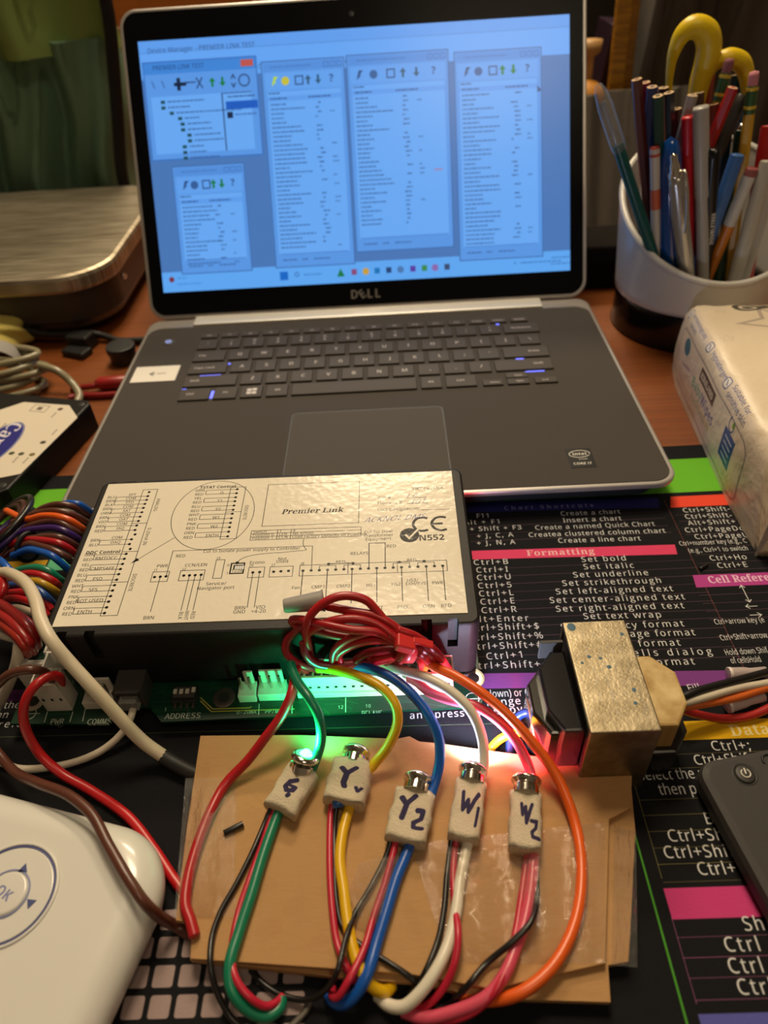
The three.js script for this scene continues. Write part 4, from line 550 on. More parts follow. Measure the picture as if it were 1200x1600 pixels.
wire('blue wire leaving the Y2 lamp and hooking under the board', BLUE, T1, [[20,14,442.9], [17.8,13.4,448.7], [13.3,13.4,458.4], [9.6,13.4,468.9], [6,13.4,479.1], [2.5,13.6,489.3], [-1.5,11,494.3], [-6.1,8,496.2], [-10.1,5.4,494.5], [-11.7,4.2,491.4]]);
wire('white wire running from the relay plug to the W1 lamp', WHITE, T1, [[7.4,26,372.6], [12.3,33,377.2], [21.2,37,383.2], [30.2,39,388.7], [38.9,38,394.8], [46.1,34,401.4], [50,27,408.5], [50.5,21,415.8], [48.3,17,422.7], [45.6,15,428.9]]);
wire('white wire leaving the W1 lamp and curving under the board', WHITE, T1, [[42.2,14,442.5], [40.4,13.4,448.3], [37.1,13.4,459.1], [34.5,13.4,470], [31.2,13.4,479.9], [26.6,13.4,487.9], [20.1,11,494.6], [14.3,8,497.6], [9,5.4,496.3], [5.4,4.2,493.1]]);
wire('pink wire running from the relay plug to the W2 lamp', PINK, T1, [[21.6,24,377.4], [24.9,26,381], [30.2,29,388.6], [38.5,31,394.1], [48.4,32,398], [57.4,29,403.5], [64.2,24,410.3], [68.4,19,419.1], [69,16.4,426], [68.3,15,432.4]]);
wire('pink wire leaving the W2 lamp at the bottom of the board', PINK, T1, [[66.4,14,447], [65.3,13.4,452.2], [62.6,13.4,462.9], [58.4,13.4,474.5], [54,13.4,482.5], [49.4,13.6,490.1], [42.2,12,496.5], [31.8,9,499.5], [21,6,500.4], [14.1,4.2,498]]);
wire('orange wire arching around the right side of the cardboard', ORANGE, T1, [[28.5,27,373.6], [29.9,32,375.3], [34,35,380.4], [42,37,386.9], [51.2,37,395], [60.9,33,403.2], [70.3,27,412.9], [78.4,20,423.3], [82.8,14.6,436.1], [83.2,13.4,450.9], [79.7,13.4,466.7], [73.7,13.4,479], [64.7,13.4,489.3], [52.9,12,495.9], [42.4,8,496.5], [35.3,5.2,494.7], [32.5,4.2,491.9]]);
// thin lamp leads
wire('thin crimson lead beside the green wire under the G lamp', THINRED, T2, [[-34.8,14,428.9], [-36.4,12.6,432.9], [-39,12.6,444], [-42.2,12.6,456.3], [-45,12.6,469.1], [-45.3,13.4,481.3], [-42.7,14,489.3], [-37.5,12,494.5], [-32.5,8,496.3], [-29.3,6,494.8], [-27.7,4.4,492.7]], 'thin lamp leads');
wire('thin black lead left of the crimson one under the G lamp', BLACKW, T3, [[-36.7,14,429.9], [-38.6,12.4,433.8], [-42.5,12.4,446.2], [-47.1,12.4,457.9], [-51.6,12.4,467.7], [-53.3,12.6,475.6], [-52.2,13,485.3], [-49.4,9,492.4], [-44.9,5,498.2], [-39.8,3.4,501.9]], 'thin lamp leads');
wire('thin crimson lead beside the yellow wire under the Y1 lamp', THINRED, T2, [[-11.9,14,428.1], [-12.6,12.6,431.7], [-12.6,12.6,442.4], [-11.8,12.6,456.8], [-10.2,12.6,470.1], [-8.5,12.6,478.5], [-5.1,13,486.2], [-1.8,9,490.2], [1,4.4,491.2]], 'thin lamp leads');
wire('thin black lead passing behind the yellow wire to lower right', BLACKW, T3, [[-10.2,14,429.8], [-10.9,12.3,437.3], [-10.3,12.3,452.1], [-9,12.3,465.7], [-6.4,12.3,474.3], [-0.3,12.3,479.8], [8.2,12.3,484.8], [16.8,11,489.7], [21,5,491.8]], 'thin lamp leads');
wire('thin crimson lead beside the blue wire under the Y2 lamp', THINRED, T2, [[13.8,14,443.5], [12.1,13.4,449.7], [8.5,13.4,461.2], [4.7,13.6,471.3], [1.6,14.4,481.3], [-3.4,15.4,491.1], [-7.7,12,495.3], [-9.7,10,494.4], [-10.1,5,491]], 'thin lamp leads');
wire('long thin black lead looping below the cardboard left of the blue wire', BLACKW, T3, [[11.8,14,442.6], [9.6,12.4,449.4], [3.7,12.4,460.6], [-1.8,12.8,469.4], [-4.9,17,479.5], [-7.4,18,489.5], [-12.2,10,492.8], [-18.7,6,494.3], [-28,4,492.2], [-35.3,3.4,488.2], [-40,3.4,484]], 'thin lamp leads');
wire('thin crimson lead beside the white wire under the W1 lamp', THINRED, T2, [[37.2,14,442.8], [36,12.6,448], [34.5,12.6,457.1], [34.1,13.6,469.7], [34.3,16.6,478.9], [32.6,15,486.6], [28.7,11,492.6], [23,7,496.7], [17.4,4,498.4]], 'thin lamp leads');
wire('thin black lead left of the white wire under the W1 lamp', BLACKW, T3, [[35.4,14,442.7], [34,12.4,448.3], [32,12.4,458.1], [30.2,12.4,469.1], [27.2,12.4,479.4], [22.1,12,489], [18.8,7,491.7], [16.1,4,492.8]], 'thin lamp leads');
wire('thin crimson lead beside the pink wire under the W2 lamp', THINRED, T2, [[63.6,14,447.6], [62.7,12.6,452.3], [58.7,12.6,465.7], [55.2,13,476.4], [51.2,14,486.5], [45.8,14,494.6], [38.5,10,499.6], [29.9,7,501.5], [22.3,4.4,500]], 'thin lamp leads');
wire('thin black lead crossing the pink wire toward lower left', BLACKW, T3, [[65.6,13,447.8], [65.1,13,459.4], [63.8,14.4,467.6], [60,17.6,476], [52.6,16.5,481.8], [43.3,13,487.1], [37.5,13,492.3], [33,9,495.2], [29.5,5,496.2], [25.1,4,497.1]], 'thin lamp leads');
wire('thin grey lead under the cardboard at the bottom edge', GREYW, T3, [[-17.9,3.3,494.2], [-19.3,3.3,496.9], [-22.6,3.3,500], [-26,3.3,502.6]], 'thin lamp leads');

// ---- bundle of red jumpers above the relay plug ----
const J = (label, pts, c = RED, r = 1.95) => wire(label, c, r, pts, 'red jumper wires');
J('red jumper forming the tall arch beside the grey wire nut', [[-22.4,30,372.6], [-21.8,44,373.4], [-21.6,55,372.7], [-19.4,61,370.5], [-14.7,65,367.8], [-8.6,67,365.6], [-2.4,67,364.9], [4.8,65,366.1], [9.4,61,369.3], [13.5,57,372.8], [19.2,54,375.8]]);
J('red jumper coming straight out of the grey wire nut', [[-16,61,363.2], [-11.2,61,365.3], [-2,61,368.3], [8,60,370.4], [15.1,57,373.2], [22.4,51,377], [29.8,42,377.3], [36.1,32,375.6], [39.1,26,374.1]]);
J('red jumper with the leftmost turn above the module edge', [[16.9,51,378.1], [9.1,56,376.2], [-1.6,58,375.9], [-12.9,59,373.3], [-23.9,57,368.3], [-28.1,55,366.7], [-26.9,52,366.8], [-19,51,369.3], [-7.8,50,372.6], [4.6,50,374.6]]);
J('red jumper rising in a low arch in the middle of the bundle', [[-21.3,53,372.9], [-15.9,57,372.2], [-8.3,60,372], [-0.1,60,371.7], [8.7,58,373.3], [14.4,55,376.4], [18.5,52,379]]);
J('red jumper drooping at the far left of the bundle', [[-21.5,54,368.4], [-27.2,49,367.6], [-31.7,44,369.4], [-32.3,40,371.9], [-29.6,36,373.9], [-24.4,32,374.3], [-18.7,27,372.7]], '#9c1620');
J('red jumper sagging along the bottom of the bundle', [[-23.5,48,373.3], [-22.9,43,376], [-18.9,38,377.3], [-11.2,36,377.9], [-1.1,36,377], [10.8,38,377.1], [21,42,377.5], [25,46,377.4]], '#8c1422');
J('red jumper hooking back on the left inside of the bundle', [[-14.6,27,372.9], [-11.7,37,376.2], [-10,44,375.4], [-4.4,50,374.8], [4.9,54,374.4], [13.4,55,374.3], [18.6,52,376.3]]);
J('red jumper just below the hooked one in the bundle', [[-5.3,27,373.4], [-8.4,36,376.3], [-9.1,41,375.9], [-3.6,47,376], [6.1,51,376.2], [14.8,51,377.3], [20.6,48,378]]);
J('dark red jumper deep in the middle of the bundle', [[-1.3,27,373.6], [-1.7,36,376], [2.7,42,376.6], [11.2,45,377.2], [20,46,377.8]], '#80101c');
J('red jumper curving into the plug right of the tie', [[3.1,27,373.4], [5.7,37,376.4], [14.4,43,378.6], [22.7,46,378.6], [28.1,41,377.8], [31.5,32,376.1], [33.3,26,374.6]]);
J('red jumper with a short bend beside the tie', [[16.1,27,373], [18.1,37,376.3], [22.1,43,377.6], [25.9,38,376.8], [27.6,27,373.6]]);
J('red jumper forming the outermost right curve into the plug', [[17.7,56,375.6], [24.6,53,376.7], [31.5,46,377.7], [35.9,37,377.2], [38.5,27,374.5]]);
J('red jumper ending in the plug beneath the tie', [[12,27,373.5], [12.4,36,376.7], [17.2,44,378.8], [22.2,48,378.7]]);
{
  const t = thing('cable_tie', 'flat red cable tie cinched around the jumper bundle', 'cable tie', [20.1,44,373.5]);
  const a = V([17.1,54,376.4]), b = V([24.3,45,379.9]), ctr = V([20.4,50,378.5]), d = V([27.6,48,379]).sub(V([13.8,54,378.3])).normalize();
  const q = new THREE.Quaternion().setFromUnitVectors(new THREE.Vector3(1, 0, 0), d), tie = M(hex('#c82828'), 0.4);
  const band = new THREE.TorusGeometry(6.2, 1, 4, 28); band.scale(1, 0.85, 4.2); band.rotateY(Math.PI / 2); band.applyQuaternion(q); band.translate(ctr.x, ctr.y - 2, ctr.z); part(t, 'band', band.toNonIndexed(), tie);
  const head = new RoundedBoxGeometry(8.4, 4.4, 7.4, 2, 1); head.applyQuaternion(q); head.translate(ctr.x, ctr.y + 3.4, ctr.z + 2.2); part(t, 'head', head, tie);
  const tail = new RoundedBoxGeometry(9, 1.2, 3.6, 1, 0.4); tail.applyQuaternion(q); tail.translate(ctr.x + 7.6, ctr.y + 2.2, ctr.z + 1); part(t, 'tail', tail, tie);
}
{
  const a = [-30.9,62,364.6], b = [-13.7,62,362.4], L = V(a).distanceTo(V(b)), n = thing('wire_nut', 'grey ribbed wire nut lying on the module label', 'wire nut', a), mat = M(rgb(0.3, 0.28, 0.26), 0.45);
  const seg = 48, pts = [[0.001, 0], [2.6, 0], [3.1, 0.5], [4.4, L - 1], [4.8, L - 0.6], [4.8, L], [3.4, L], [3.2, L - 3], [0.001, L - 3]], g = lathe(pts, 0, 0, 0, seg), p = g.attributes.position;
  for (let i = 0; i < p.count; i++) { const x = p.getX(i), z = p.getZ(i), y = p.getY(i), r = Math.hypot(x, z); if (r > 2.9 && y > 0.6 && y < L - 1.2) { const k = 1 + 0.05 * Math.sign(Math.sin(Math.atan2(z, x) * 12)); p.setX(i, x * k); p.setZ(i, z * k); } }
  g.computeVertexNormals(); part(n, 'cap', along(g, a, b), mat);
}

// ---- transformer ----
{
  const t = thing('transformer', 'steel bracketed transformer with black taped and cream coils', 'transformer', [104, 2, 393]);
  const steel = M(rgb(0.5, 0.46, 0.4), 0.42, { metalness: 0.95, bumpMap: rep(fineNoise, 1), bumpScale: 0.00008, map: noiseTex(256, 6, 5, 21, [1, 1], mix([190, 180, 155], [235, 225, 200])) });
  const x0 = 89.6, x1 = 116.8, z0 = 366, z1 = 420.4, top = 45;
  part(t, 'bracket', uvBox(merge([bx(x0, top - 1.6, z0, x1, top, z1, 0.7), bx(x0, 2, z1 - 1.6, x1, top - 0.6, z1, 0.5), bx(x0, 2, z0, x1, top - 0.6, z0 + 1.6, 0.5)]), 30), steel, 'steel bracket with stamped figures');
  // stamped marks and blue paint specks, pressed into the bracket top
  { const gs = []; const rows = [[95.5, 5], [100.5, 6], [105.5, 5], [110.5, 6]]; seed = 77; for (const [X, n] of rows) for (let i = 0; i < n; i++) { const Z = 371 + i * 7.6 + rnd() * 2; for (let k = 0; k < 3; k++) { const a0 = X + rnd() * 2; gs.push(bx(a0, top - 0.05, Z + k * 1.6, a0 + 0.35 + rnd() * 1.1, top + 0.06, Z + k * 1.6 + 0.35 + rnd() * 0.6)); }; } part(t, 'stamped_marks', merge(gs), M(rgb(0.5, 0.46, 0.38), 0.3, { metalness: 0.9 })).userData.kind = 'stuff';
    for (const [X, Z, r] of [[93, 369, 1.9], [97, 385, 0.9], [101.5, 386, 0.8], [104, 390.5, 1], [93.5, 388, 0.7], [111, 402, 0.9], [110, 408, 0.8], [113.6, 374, 0.8]]) { const g = lathe([[0.001, 0.1], [r * 0.8, 0.1], [r, 0]], 0, 0, 0, 9); g.scale(1, 1, 0.8 + rnd() * 0.5); g.translate(X, top, Z); part(t, 'paint_speck', g, M(rgb(0.05, 0.13, 0.2), 0.6), 'blue paint speck'); } }
  const iron = M(rgb(0.05, 0.045, 0.04), 0.5, { metalness: 0.5 });
  for (let i = 0; i < 10; i++) part(t, 'lamination', bx(x0 + 1 + i * 2.55, 3, z0 + 1.8, x0 + 3.3 + i * 2.55, top - 1.8, z1 - 1.8, 0.2), iron);
  const bump = (xa, xb, za, zb, h0, h1, flip) => { // coil end bulging out sideways with chamfered corners
    const s = flip ? -1 : 1, X = (k) => (flip ? xb - (xb - xa) * k : xa + (xb - xa) * k), sh = poly([[X(0), za], [X(0.5), za], [X(1), za + 9], [X(1), zb - 10], [X(0.6), zb], [X(0), zb]]); return slab(sh, h0, h1, 1.2); };
  part(t, 'primary_coil', uvXZ(bump(x1, 133.5, 380, 414, 8, 37.5, false), 40), M(rgb(0.72, 0.6, 0.36), 0.6, { map: noiseTex(256, 5, 4, 31, [1, 1], mix([196, 168, 120], [250, 240, 215])) }), 'cream paper wrapped coil');
  part(t, 'primary_core', bump(x1, 136, 378, 417, 4, 22, false), M(rgb(0.012, 0.011, 0.01), 0.25), 'black coil base');
  part(t, 'secondary_coil', bump(76.5, x0, 376, 415, 6, 38, true), M(rgb(0.011, 0.01, 0.01), 0.18, { clearcoat: 0.6, clearcoatRoughness: 0.2, bumpMap: rep(midNoise, 3), bumpScale: 0.001 }), 'shiny black taped coil');
  const tapeM = M(rgb(0.014, 0.012, 0.01), 0.2, { clearcoat: 0.5 });
  for (const [dx, h] of [[0, 33], [2.6, 29], [5, 24]]) part(t, 'tape_wrap', uvXZ(bump(71.5 + dx, 86, 380 + dx, 413 - dx, 5, h, true), 20), tapeM);
  part(t, 'copper_edge', tube([[75, 12, 382], [73, 22, 388], [72, 28, 396], [73, 22, 405], [76, 10, 412]], 1.1), M(rgb(0.35, 0.14, 0.06), 0.35, { metalness: 0.7 }), 'brown winding edge');
  part(t, 'fibre_board', bx(79, 30, 372.4, 89, 41, 374, 0.3), M(rgb(0.05, 0.045, 0.04), 0.6));
  wire('short blue transformer lead behind the yellow one', '#1c2f6a', 1.9, [[84,18,386.3], [75.9,20,393.1], [69.3,14,392.2], [65.9,8,395.3], [64,4.2,403.9], [63.8,4.1,411.3]], 'transformer leads');
  wire('short yellow transformer lead looping behind the cardboard', '#d09c14', 1.9, [[83.4,12,401.6], [76.8,15,403.1], [68.7,15,400.9], [61.1,10,400.1], [56.5,4.2,401.4], [54,4,406.4]], 'transformer leads');
  wire('black transformer lead nearest the white one', BLACKW, 1.8, [[138.3,20,390.8], [147.2,20,387.3], [164.1,17,381.4], [179.9,14,376], [198.5,10,369]], 'transformer leads');
  wire('white transformer lead between the black and orange ones', '#d8ccb8', 1.8, [[138.4,18,392.1], [149.8,18,389.4], [166.6,15,383.5], [181.9,12,379.5], [197.5,9,375.4]], 'transformer leads');
  wire('orange transformer lead above the red one', '#d8682a', 1.8, [[139,15,392.1], [150.1,15,390.7], [166,13,386.8], [181.4,11,381.5], [197.3,8,376.8]], 'transformer leads');
  wire('red transformer lead sagging over the yellow printed band', '#c02a28', 1.9, [[139.7,12,390.2], [147.5,8,390.9], [160.7,4.6,391.9], [173,4.6,390.9], [186.5,6,386.5], [198.5,6,382]], 'transformer leads');
}
for (const [label, a, b] of [['clear plastic crimp cap above the transformer leads', [171.4,5,368.8], [188.8,5,368.6]], ['clear plastic crimp cap below the transformer leads', [163.9,6,386.8], [181.7,6,382.2]]]) {
  const L = V(a).distanceTo(V(b)), c = thing('crimp_cap', label, 'crimp cap', a, 'crimp caps'); part(c, 'cap', along(lathe([[0.001, 0], [2.6, 0], [3, 0.6], [2.8, L * 0.45], [2.3, L * 0.6], [2.6, L], [0.001, L]], 0, 0, 0, 20), a, b), M(rgb(0.8, 0.68, 0.66), 0.25, { transmission: 0.45, thickness: 0, ior: 1.45 }));
  part(c, 'collar', along(lathe([[2.8, 0], [3.2, 0], [3.2, 1.4], [2.8, 1.4]], 0, 0, 0, 20), a, b), M(rgb(0.8, 0.7, 0.68), 0.3));
}

// ---- white cable, power wires and the bundle of sensor wires on the left ----
{
  const c = thing('cable', 'thick white cable crossing the module corner, ending in black sleeve', 'cable', [-114.9,3,379.3]);
  part(c, 'jacket', tube([[-190,38,317], [-178.8,44,318.9], [-165.1,52,329.4], [-151.7,58,342.3], [-142.7,60,354.7], [-136.9,60,365.2], [-129.9,58,374.5], [-122.4,50,380.9], [-112.3,40,388.6], [-103.5,27,394.8], [-96.1,15,398.8], [-86.9,7,402.6]], 2.9), PVC('#d8cab0', 0.45));
  part(c, 'heat_shrink', tube([[-88.5,8,401.9], [-84.4,6.6,404], [-78.2,6,407.2], [-71.5,5.6,410.3]], 3.4), M(rgb(0.012, 0.012, 0.012), 0.55), 'black heat shrink sleeve');
}
wire('glossy red power wire looping over the board front to the cardboard', '#c01c22', 2.1, [[-137.3,26,374.5], [-134.7,34,376.1], [-135.4,39,379], [-139,41,384.2], [-143.6,37,389.6], [-145.7,28,395.1], [-142.2,15,401.5], [-132.6,8,407.9], [-118.9,4.8,414.4], [-99.1,4.3,426.7], [-85,4.3,440.4], [-74.1,4.2,452.5], [-65.6,3.6,460.9]], 'power wires');
wire('brown power wire lying over the white thermostat corner', '#5e3428', 2.1, [[-142.9,26,372.9], [-141.4,34,373.7], [-144.1,40,375.9], [-151.8,40,376.8], [-158.8,36,377.7], [-168.3,26,383.2], [-165.4,17,395.4], [-157.8,14,403.3], [-148.8,15,410.7], [-132,23.5,420.7], [-115.4,27.5,428.5], [-103.1,28.5,437.4], [-93.2,28.5,449.4], [-83.5,28.5,460.6], [-76.2,25,468.2], [-72.8,14,469.6], [-69.3,5,469.7], [-62,3.6,473.3]], 'power wires');
single('cable', 'slim white data cable plugged into the dark jack', 'cable', tube([[-105.8,14,380.9], [-106.2,13,385], [-110.2,9,390.2], [-118.7,5,395.8], [-129.3,4,400.4], [-143,3.8,402.8], [-154.7,3.8,402.7], [-163.4,4,399.7], [-175.4,4,394.8]], 1.7), PVC('#cfc2b0', 0.4));
single('cable', 'grey white cable standing at the left picture edge', 'cable', tube([[-156,40,361.2], [-157.7,34,365.2], [-163.5,24,367.7], [-170.4,14,370], [-178,5,374.3]], 2.6), PVC('#cbbfae', 0.4));
single('cable', 'shiny pale cable end poking in at the left edge', 'cable', tube([[-182.4,34,347.1], [-172,34,349.6], [-162.8,34,352.8]], 2.6), PVC('#d8d0be', 0.25));
{
  const G = 'sensor wires entering the module', W = (label, c, pts, r = 1.9) => wire(label, c, r, pts, G);
  W('blue sensor wire farthest back at the module corner', BLUE, [[-156.9,27,257.2], [-157.1,34,261.2], [-159.5,39,262.4], [-164.3,40,262.1], [-171.8,38,261.4]]);
  W('brown sensor wire behind the green mat gap', BROWN, [[-157.2,27,260], [-158.7,34,263.3], [-162.7,40,264.9], [-169.1,42,265.1], [-177.9,40,264.9], [-188.3,35,265.6], [-200.3,30,264.7]]);
  W('second brown sensor wire, just above the bright orange one', BROWN, [[-157.1,27,265.4], [-158.5,34,268.7], [-162.9,39,269.7], [-170.6,41,269.3], [-182.2,38,267.2], [-190.8,34,265.9], [-201.7,28,267.8]]);
  W('bright orange sensor wire near the back', ORANGE, [[-156.6,27,271.9], [-157.2,34,275.2], [-160.3,39,275.7], [-167.1,41,274.3], [-177.7,39,270.8], [-188.8,35,268.3], [-208.1,30,254.2]]);
  W('brown sensor wire under the orange one', BROWN, [[-157.1,27,276], [-158,34,279.3], [-162.7,38,278.1], [-169.6,39,275.6], [-183.3,35,273.4], [-193.6,30,272.6]]);
  W('violet sensor wire below the brown ones', VIOLET, [[-156.9,27,280.2], [-158.1,33,282.3], [-161.7,37,282.2], [-168,38,280.3], [-178.4,36,278], [-188.1,33,276.2], [-200.2,28,276.3]]);
  W('brown sensor wire above the red one', BROWN, [[-157.3,27,284.7], [-158.8,33,286.8], [-162.8,37,287.2], [-170.4,37,285.7], [-180.1,34,283.4], [-192.4,30,280.4]]);
  W('red sensor wire among the brown ones', RED, [[-156.9,27,290.2], [-157.9,33,291.8], [-161.7,37,291.7], [-169.5,37,289.2], [-183.4,33,283.1], [-196.7,28,280.6]]);
  W('brown sensor wire above the lower blue one', BROWN, [[-157.2,27,296], [-158,33,297.6], [-163.7,36,295.9], [-174.4,35,290.3], [-182,33,286.7], [-193.3,27,285.9]]);
  W('blue sensor wire above the green one', BLUE, [[-157.1,27,301.8], [-159.1,32,301.8], [-162.9,36,300.3], [-171.2,35,295.4], [-180.4,33,291.3], [-192.1,27,289]]);
  W('green sensor wire over the yellow printed band', GREEN, [[-157.4,27,310.1], [-157.7,32,312], [-160.4,36,311.5], [-166.8,37,309.4], [-177,34,306.8], [-185.8,30,305.7], [-198.3,26,305.3]]);
  W('red sensor wire beneath the green one', RED, [[-157.9,27,313.7], [-158.1,33,315.6], [-162.7,36,314.5], [-170.1,36,312.3], [-180,32,309.7], [-193.4,26,308.8]]);
  W('brown sensor wire beside the yellow one', BROWN, [[-159,27,315.4], [-160.2,32,316.3], [-164.6,35,315.7], [-173,34,313.8], [-186.9,28,310.1]]);
  W('yellow sensor wire behind the white cable', '#b8901c', [[-157.4,27,318.1], [-158.4,32,319.5], [-161.5,35,319], [-167.7,35,316.4], [-177.8,31,313]]);
  W('blue sensor wire passing behind the white cable', '#1c4890', [[-157.7,27,325.1], [-158.4,33,326], [-162.6,35,323.3], [-172,34,318.3], [-184.4,30,314.4], [-195,26,313.2]]);
  W('red sensor wire under the lower blue one', RED, [[-156.9,27,329.4], [-160.8,32,325.9], [-166.6,34,323.9], [-178.3,31,320.5], [-192.6,26,319.1]]);
  W('red sensor wire in the middle of the lower group', RED, [[-157.4,27,333.5], [-161.6,32,330.9], [-168.1,33,328], [-177.4,31,324.4], [-190.3,26,322.3]]);
  W('grey white sensor wire in the lower group', '#b8aa98', [[-156.6,27,337.6], [-159.4,31,336.3], [-165.6,32,334], [-172.9,31,331], [-181.5,28,330.5]]);
  W('dark red fat wire entering the front left plug', '#8a1818', [[-151,34,358.2], [-149.4,41,358.6], [-151.9,45,355.8], [-160.9,45,347.7], [-173.3,42,338], [-184,38,331.5]], 2.4);
  W('red fat wire beside the dark one in the front left plug', '#9c1a1c', [[-152.4,33,360.4], [-150.5,41,362.2], [-154.2,44,358.5], [-163.2,44,350.5], [-177.1,40,340.1]], 2.4);
  W('brownish red fat wire lowest in the front left plug', '#a02a1c', [[-154.4,33,361.7], [-152.1,40,363.5], [-155,43,360.6], [-164.5,42,352.6], [-176.9,38,344]], 2.4);
  W('short red wire behind the front left plug', RED, [[-151.7,34,353], [-152,40,352.4], [-156,42,349.3], [-162.6,41,344.2], [-173.3,37,337]]);
  W('red wire curling at the left edge above the white cable', RED, [[-186.7,40,319], [-177.2,44,324.6], [-173.8,44,329.9], [-176,42,333], [-184,38,331.5]], 2.3);
  W('blue wire at the left edge above the white cable', BLUE, [[-203.7,30,292.2], [-192,34,299.8], [-184.4,34,306.8], [-181.2,30,308.7], [-181.4,25,310]], 2.1);
  // coil tied with a black twist tie
  const ring = (label, c, cx, cy, rx, ry, hh, tilt) => { const pts = []; for (let i = 0; i < 14; i++) { const t = i / 14 * 2 * Math.PI; pts.push([cx[0] + rx * Math.cos(t), cx[1] + hh * Math.sin(t + tilt), cx[2] + ry * Math.sin(t)]); } single('wire', label, 'wire', tube(pts, 1.9, 6, 10, true), PVC(c), 'coiled spare wire'); };
  const C0 = [-207,26,263.1];
  ring('black turn of the coiled spare wire, topmost', BLACKW, [C0[0], 28, C0[2]], 0, 17, 22, 9, 1.4); ring('brown turn of the coiled spare wire', '#4a2a20', [C0[0] - 2, 25, C0[2] + 2], 0, 15, 21, 9, 1.6); ring('violet turn of the coiled spare wire', '#34205a', [C0[0] + 2, 24, C0[2] + 3], 0, 15, 20, 9, 1.2); ring('dark brown inner turn of the coiled spare wire', '#3a2420', [C0[0] - 5, 22, C0[2]], 0, 14, 18, 8, 1.8); ring('orange turn of the coiled spare wire', '#c8501c', [C0[0] - 7, 20, C0[2] - 4], 0, 15, 17, 7, 1.5);
  ring('maroon turn of the coiled spare wire', '#5a1a1c', [C0[0] - 4, 17, C0[2] + 8], 0, 15, 16, 7, 1.5);
  const T0 = [-182.4,34,282.7]; { const g = new THREE.TorusGeometry(7.4, 1.3, 8, 26); g.scale(1, 1.15, 1); g.rotateY(1.1); g.translate(T0[0] - 3, 27, T0[2]); single('twist_tie', 'black twist tie around the coiled wires', 'cable tie', g, M(rgb(0.012, 0.012, 0.012), 0.5)); }
}
// ---- white thermostat with round key pad ----
{
  const th = 0.27, cx = -145, cz = 479, white = M(rgb(0.74, 0.72, 0.68), 0.3, { clearcoat: 0.5, clearcoatRoughness: 0.12 });
  const t = thing('thermostat', 'glossy white thermostat with round navigation pad', 'thermostat', [cx, 2, cz]);
  const shell = new THREE.ExtrudeGeometry(roundRect(-53, -43, 53, 60, 16), { depth: 1, bevelEnabled: true, bevelThickness: 10, bevelSize: 12, bevelSegments: 8, curveSegments: 12 });
  { const p = shell.attributes.position; shell.rotateX(-Math.PI / 2); shell.translate(0, 12, 0); }
  const pl = (g) => { g.rotateY(-th); g.translate(cx, 0, cz); return g; };
  part(t, 'shell', pl(toCreasedNormals(shell, 0.9)), white);
  part(t, 'base', pl(slab(roundRect(-58, -48, 58, 66, 18), 2, 8, 1)), M(rgb(0.7, 0.68, 0.64), 0.4));
  const d = [-128.8,23.2,463.1], X = d[0], Z = d[2];
  part(t, 'pad_groove', lathe([[16.6, 0.05], [17.8, 0.05], [17.8, 0.5], [17.3, 0.25], [16.9, 0.25], [16.6, 0.5]], X, 22.9, Z, 56), M(rgb(0.07, 0.08, 0.22), 0.5), 'dark blue ring groove');
  part(t, 'pad_rim', lathe([[17.6, 0], [18.8, 0], [18.6, 0.7], [18, 0.9], [17.6, 0.6]], X, 22.8, Z, 56), white);
  const pad = part(t, 'navigation_pad', lathe([[0.001, 0.5], [16, 0.5], [16.7, 0.2], [16.8, 0]], X, 22.9, Z, 56), white);
  part(pad, 'ok_ring', lathe([[7.9, 0.4], [8.6, 0.4], [8.6, 0.75], [7.9, 0.75]], X, 22.9, Z, 40), M(rgb(0.2, 0.22, 0.4), 0.5));
  part(pad, 'ok_button', lathe([[0.001, 1.5], [6.6, 1.4], [7.5, 1], [7.8, 0.4]], X, 22.9, Z, 40), white);
  { const g = letters('OK', 3.6, 0.12); g.rotateX(-Math.PI / 2); g.rotateY(-0.5); g.translate(X - 0.3, 24.3, Z); part(pad, 'ok_lettering', g, M(rgb(0.2, 0.22, 0.45), 0.6)); }
  for (const [p, r] of [[[-125.5,23.4,454.6], -0.1], [[-118.5,23.4,466.5], 3.0], [[-138.6,23.4,463.1], 1.6]]) { const g = new THREE.CylinderGeometry(2.1, 2.1, 0.3, 3); g.rotateY(r + Math.PI); g.translate(p[0], 23.5, p[2]); part(pad, 'arrow', g, M(rgb(0.06, 0.08, 0.24), 0.5), 'dark blue arrow'); }
}
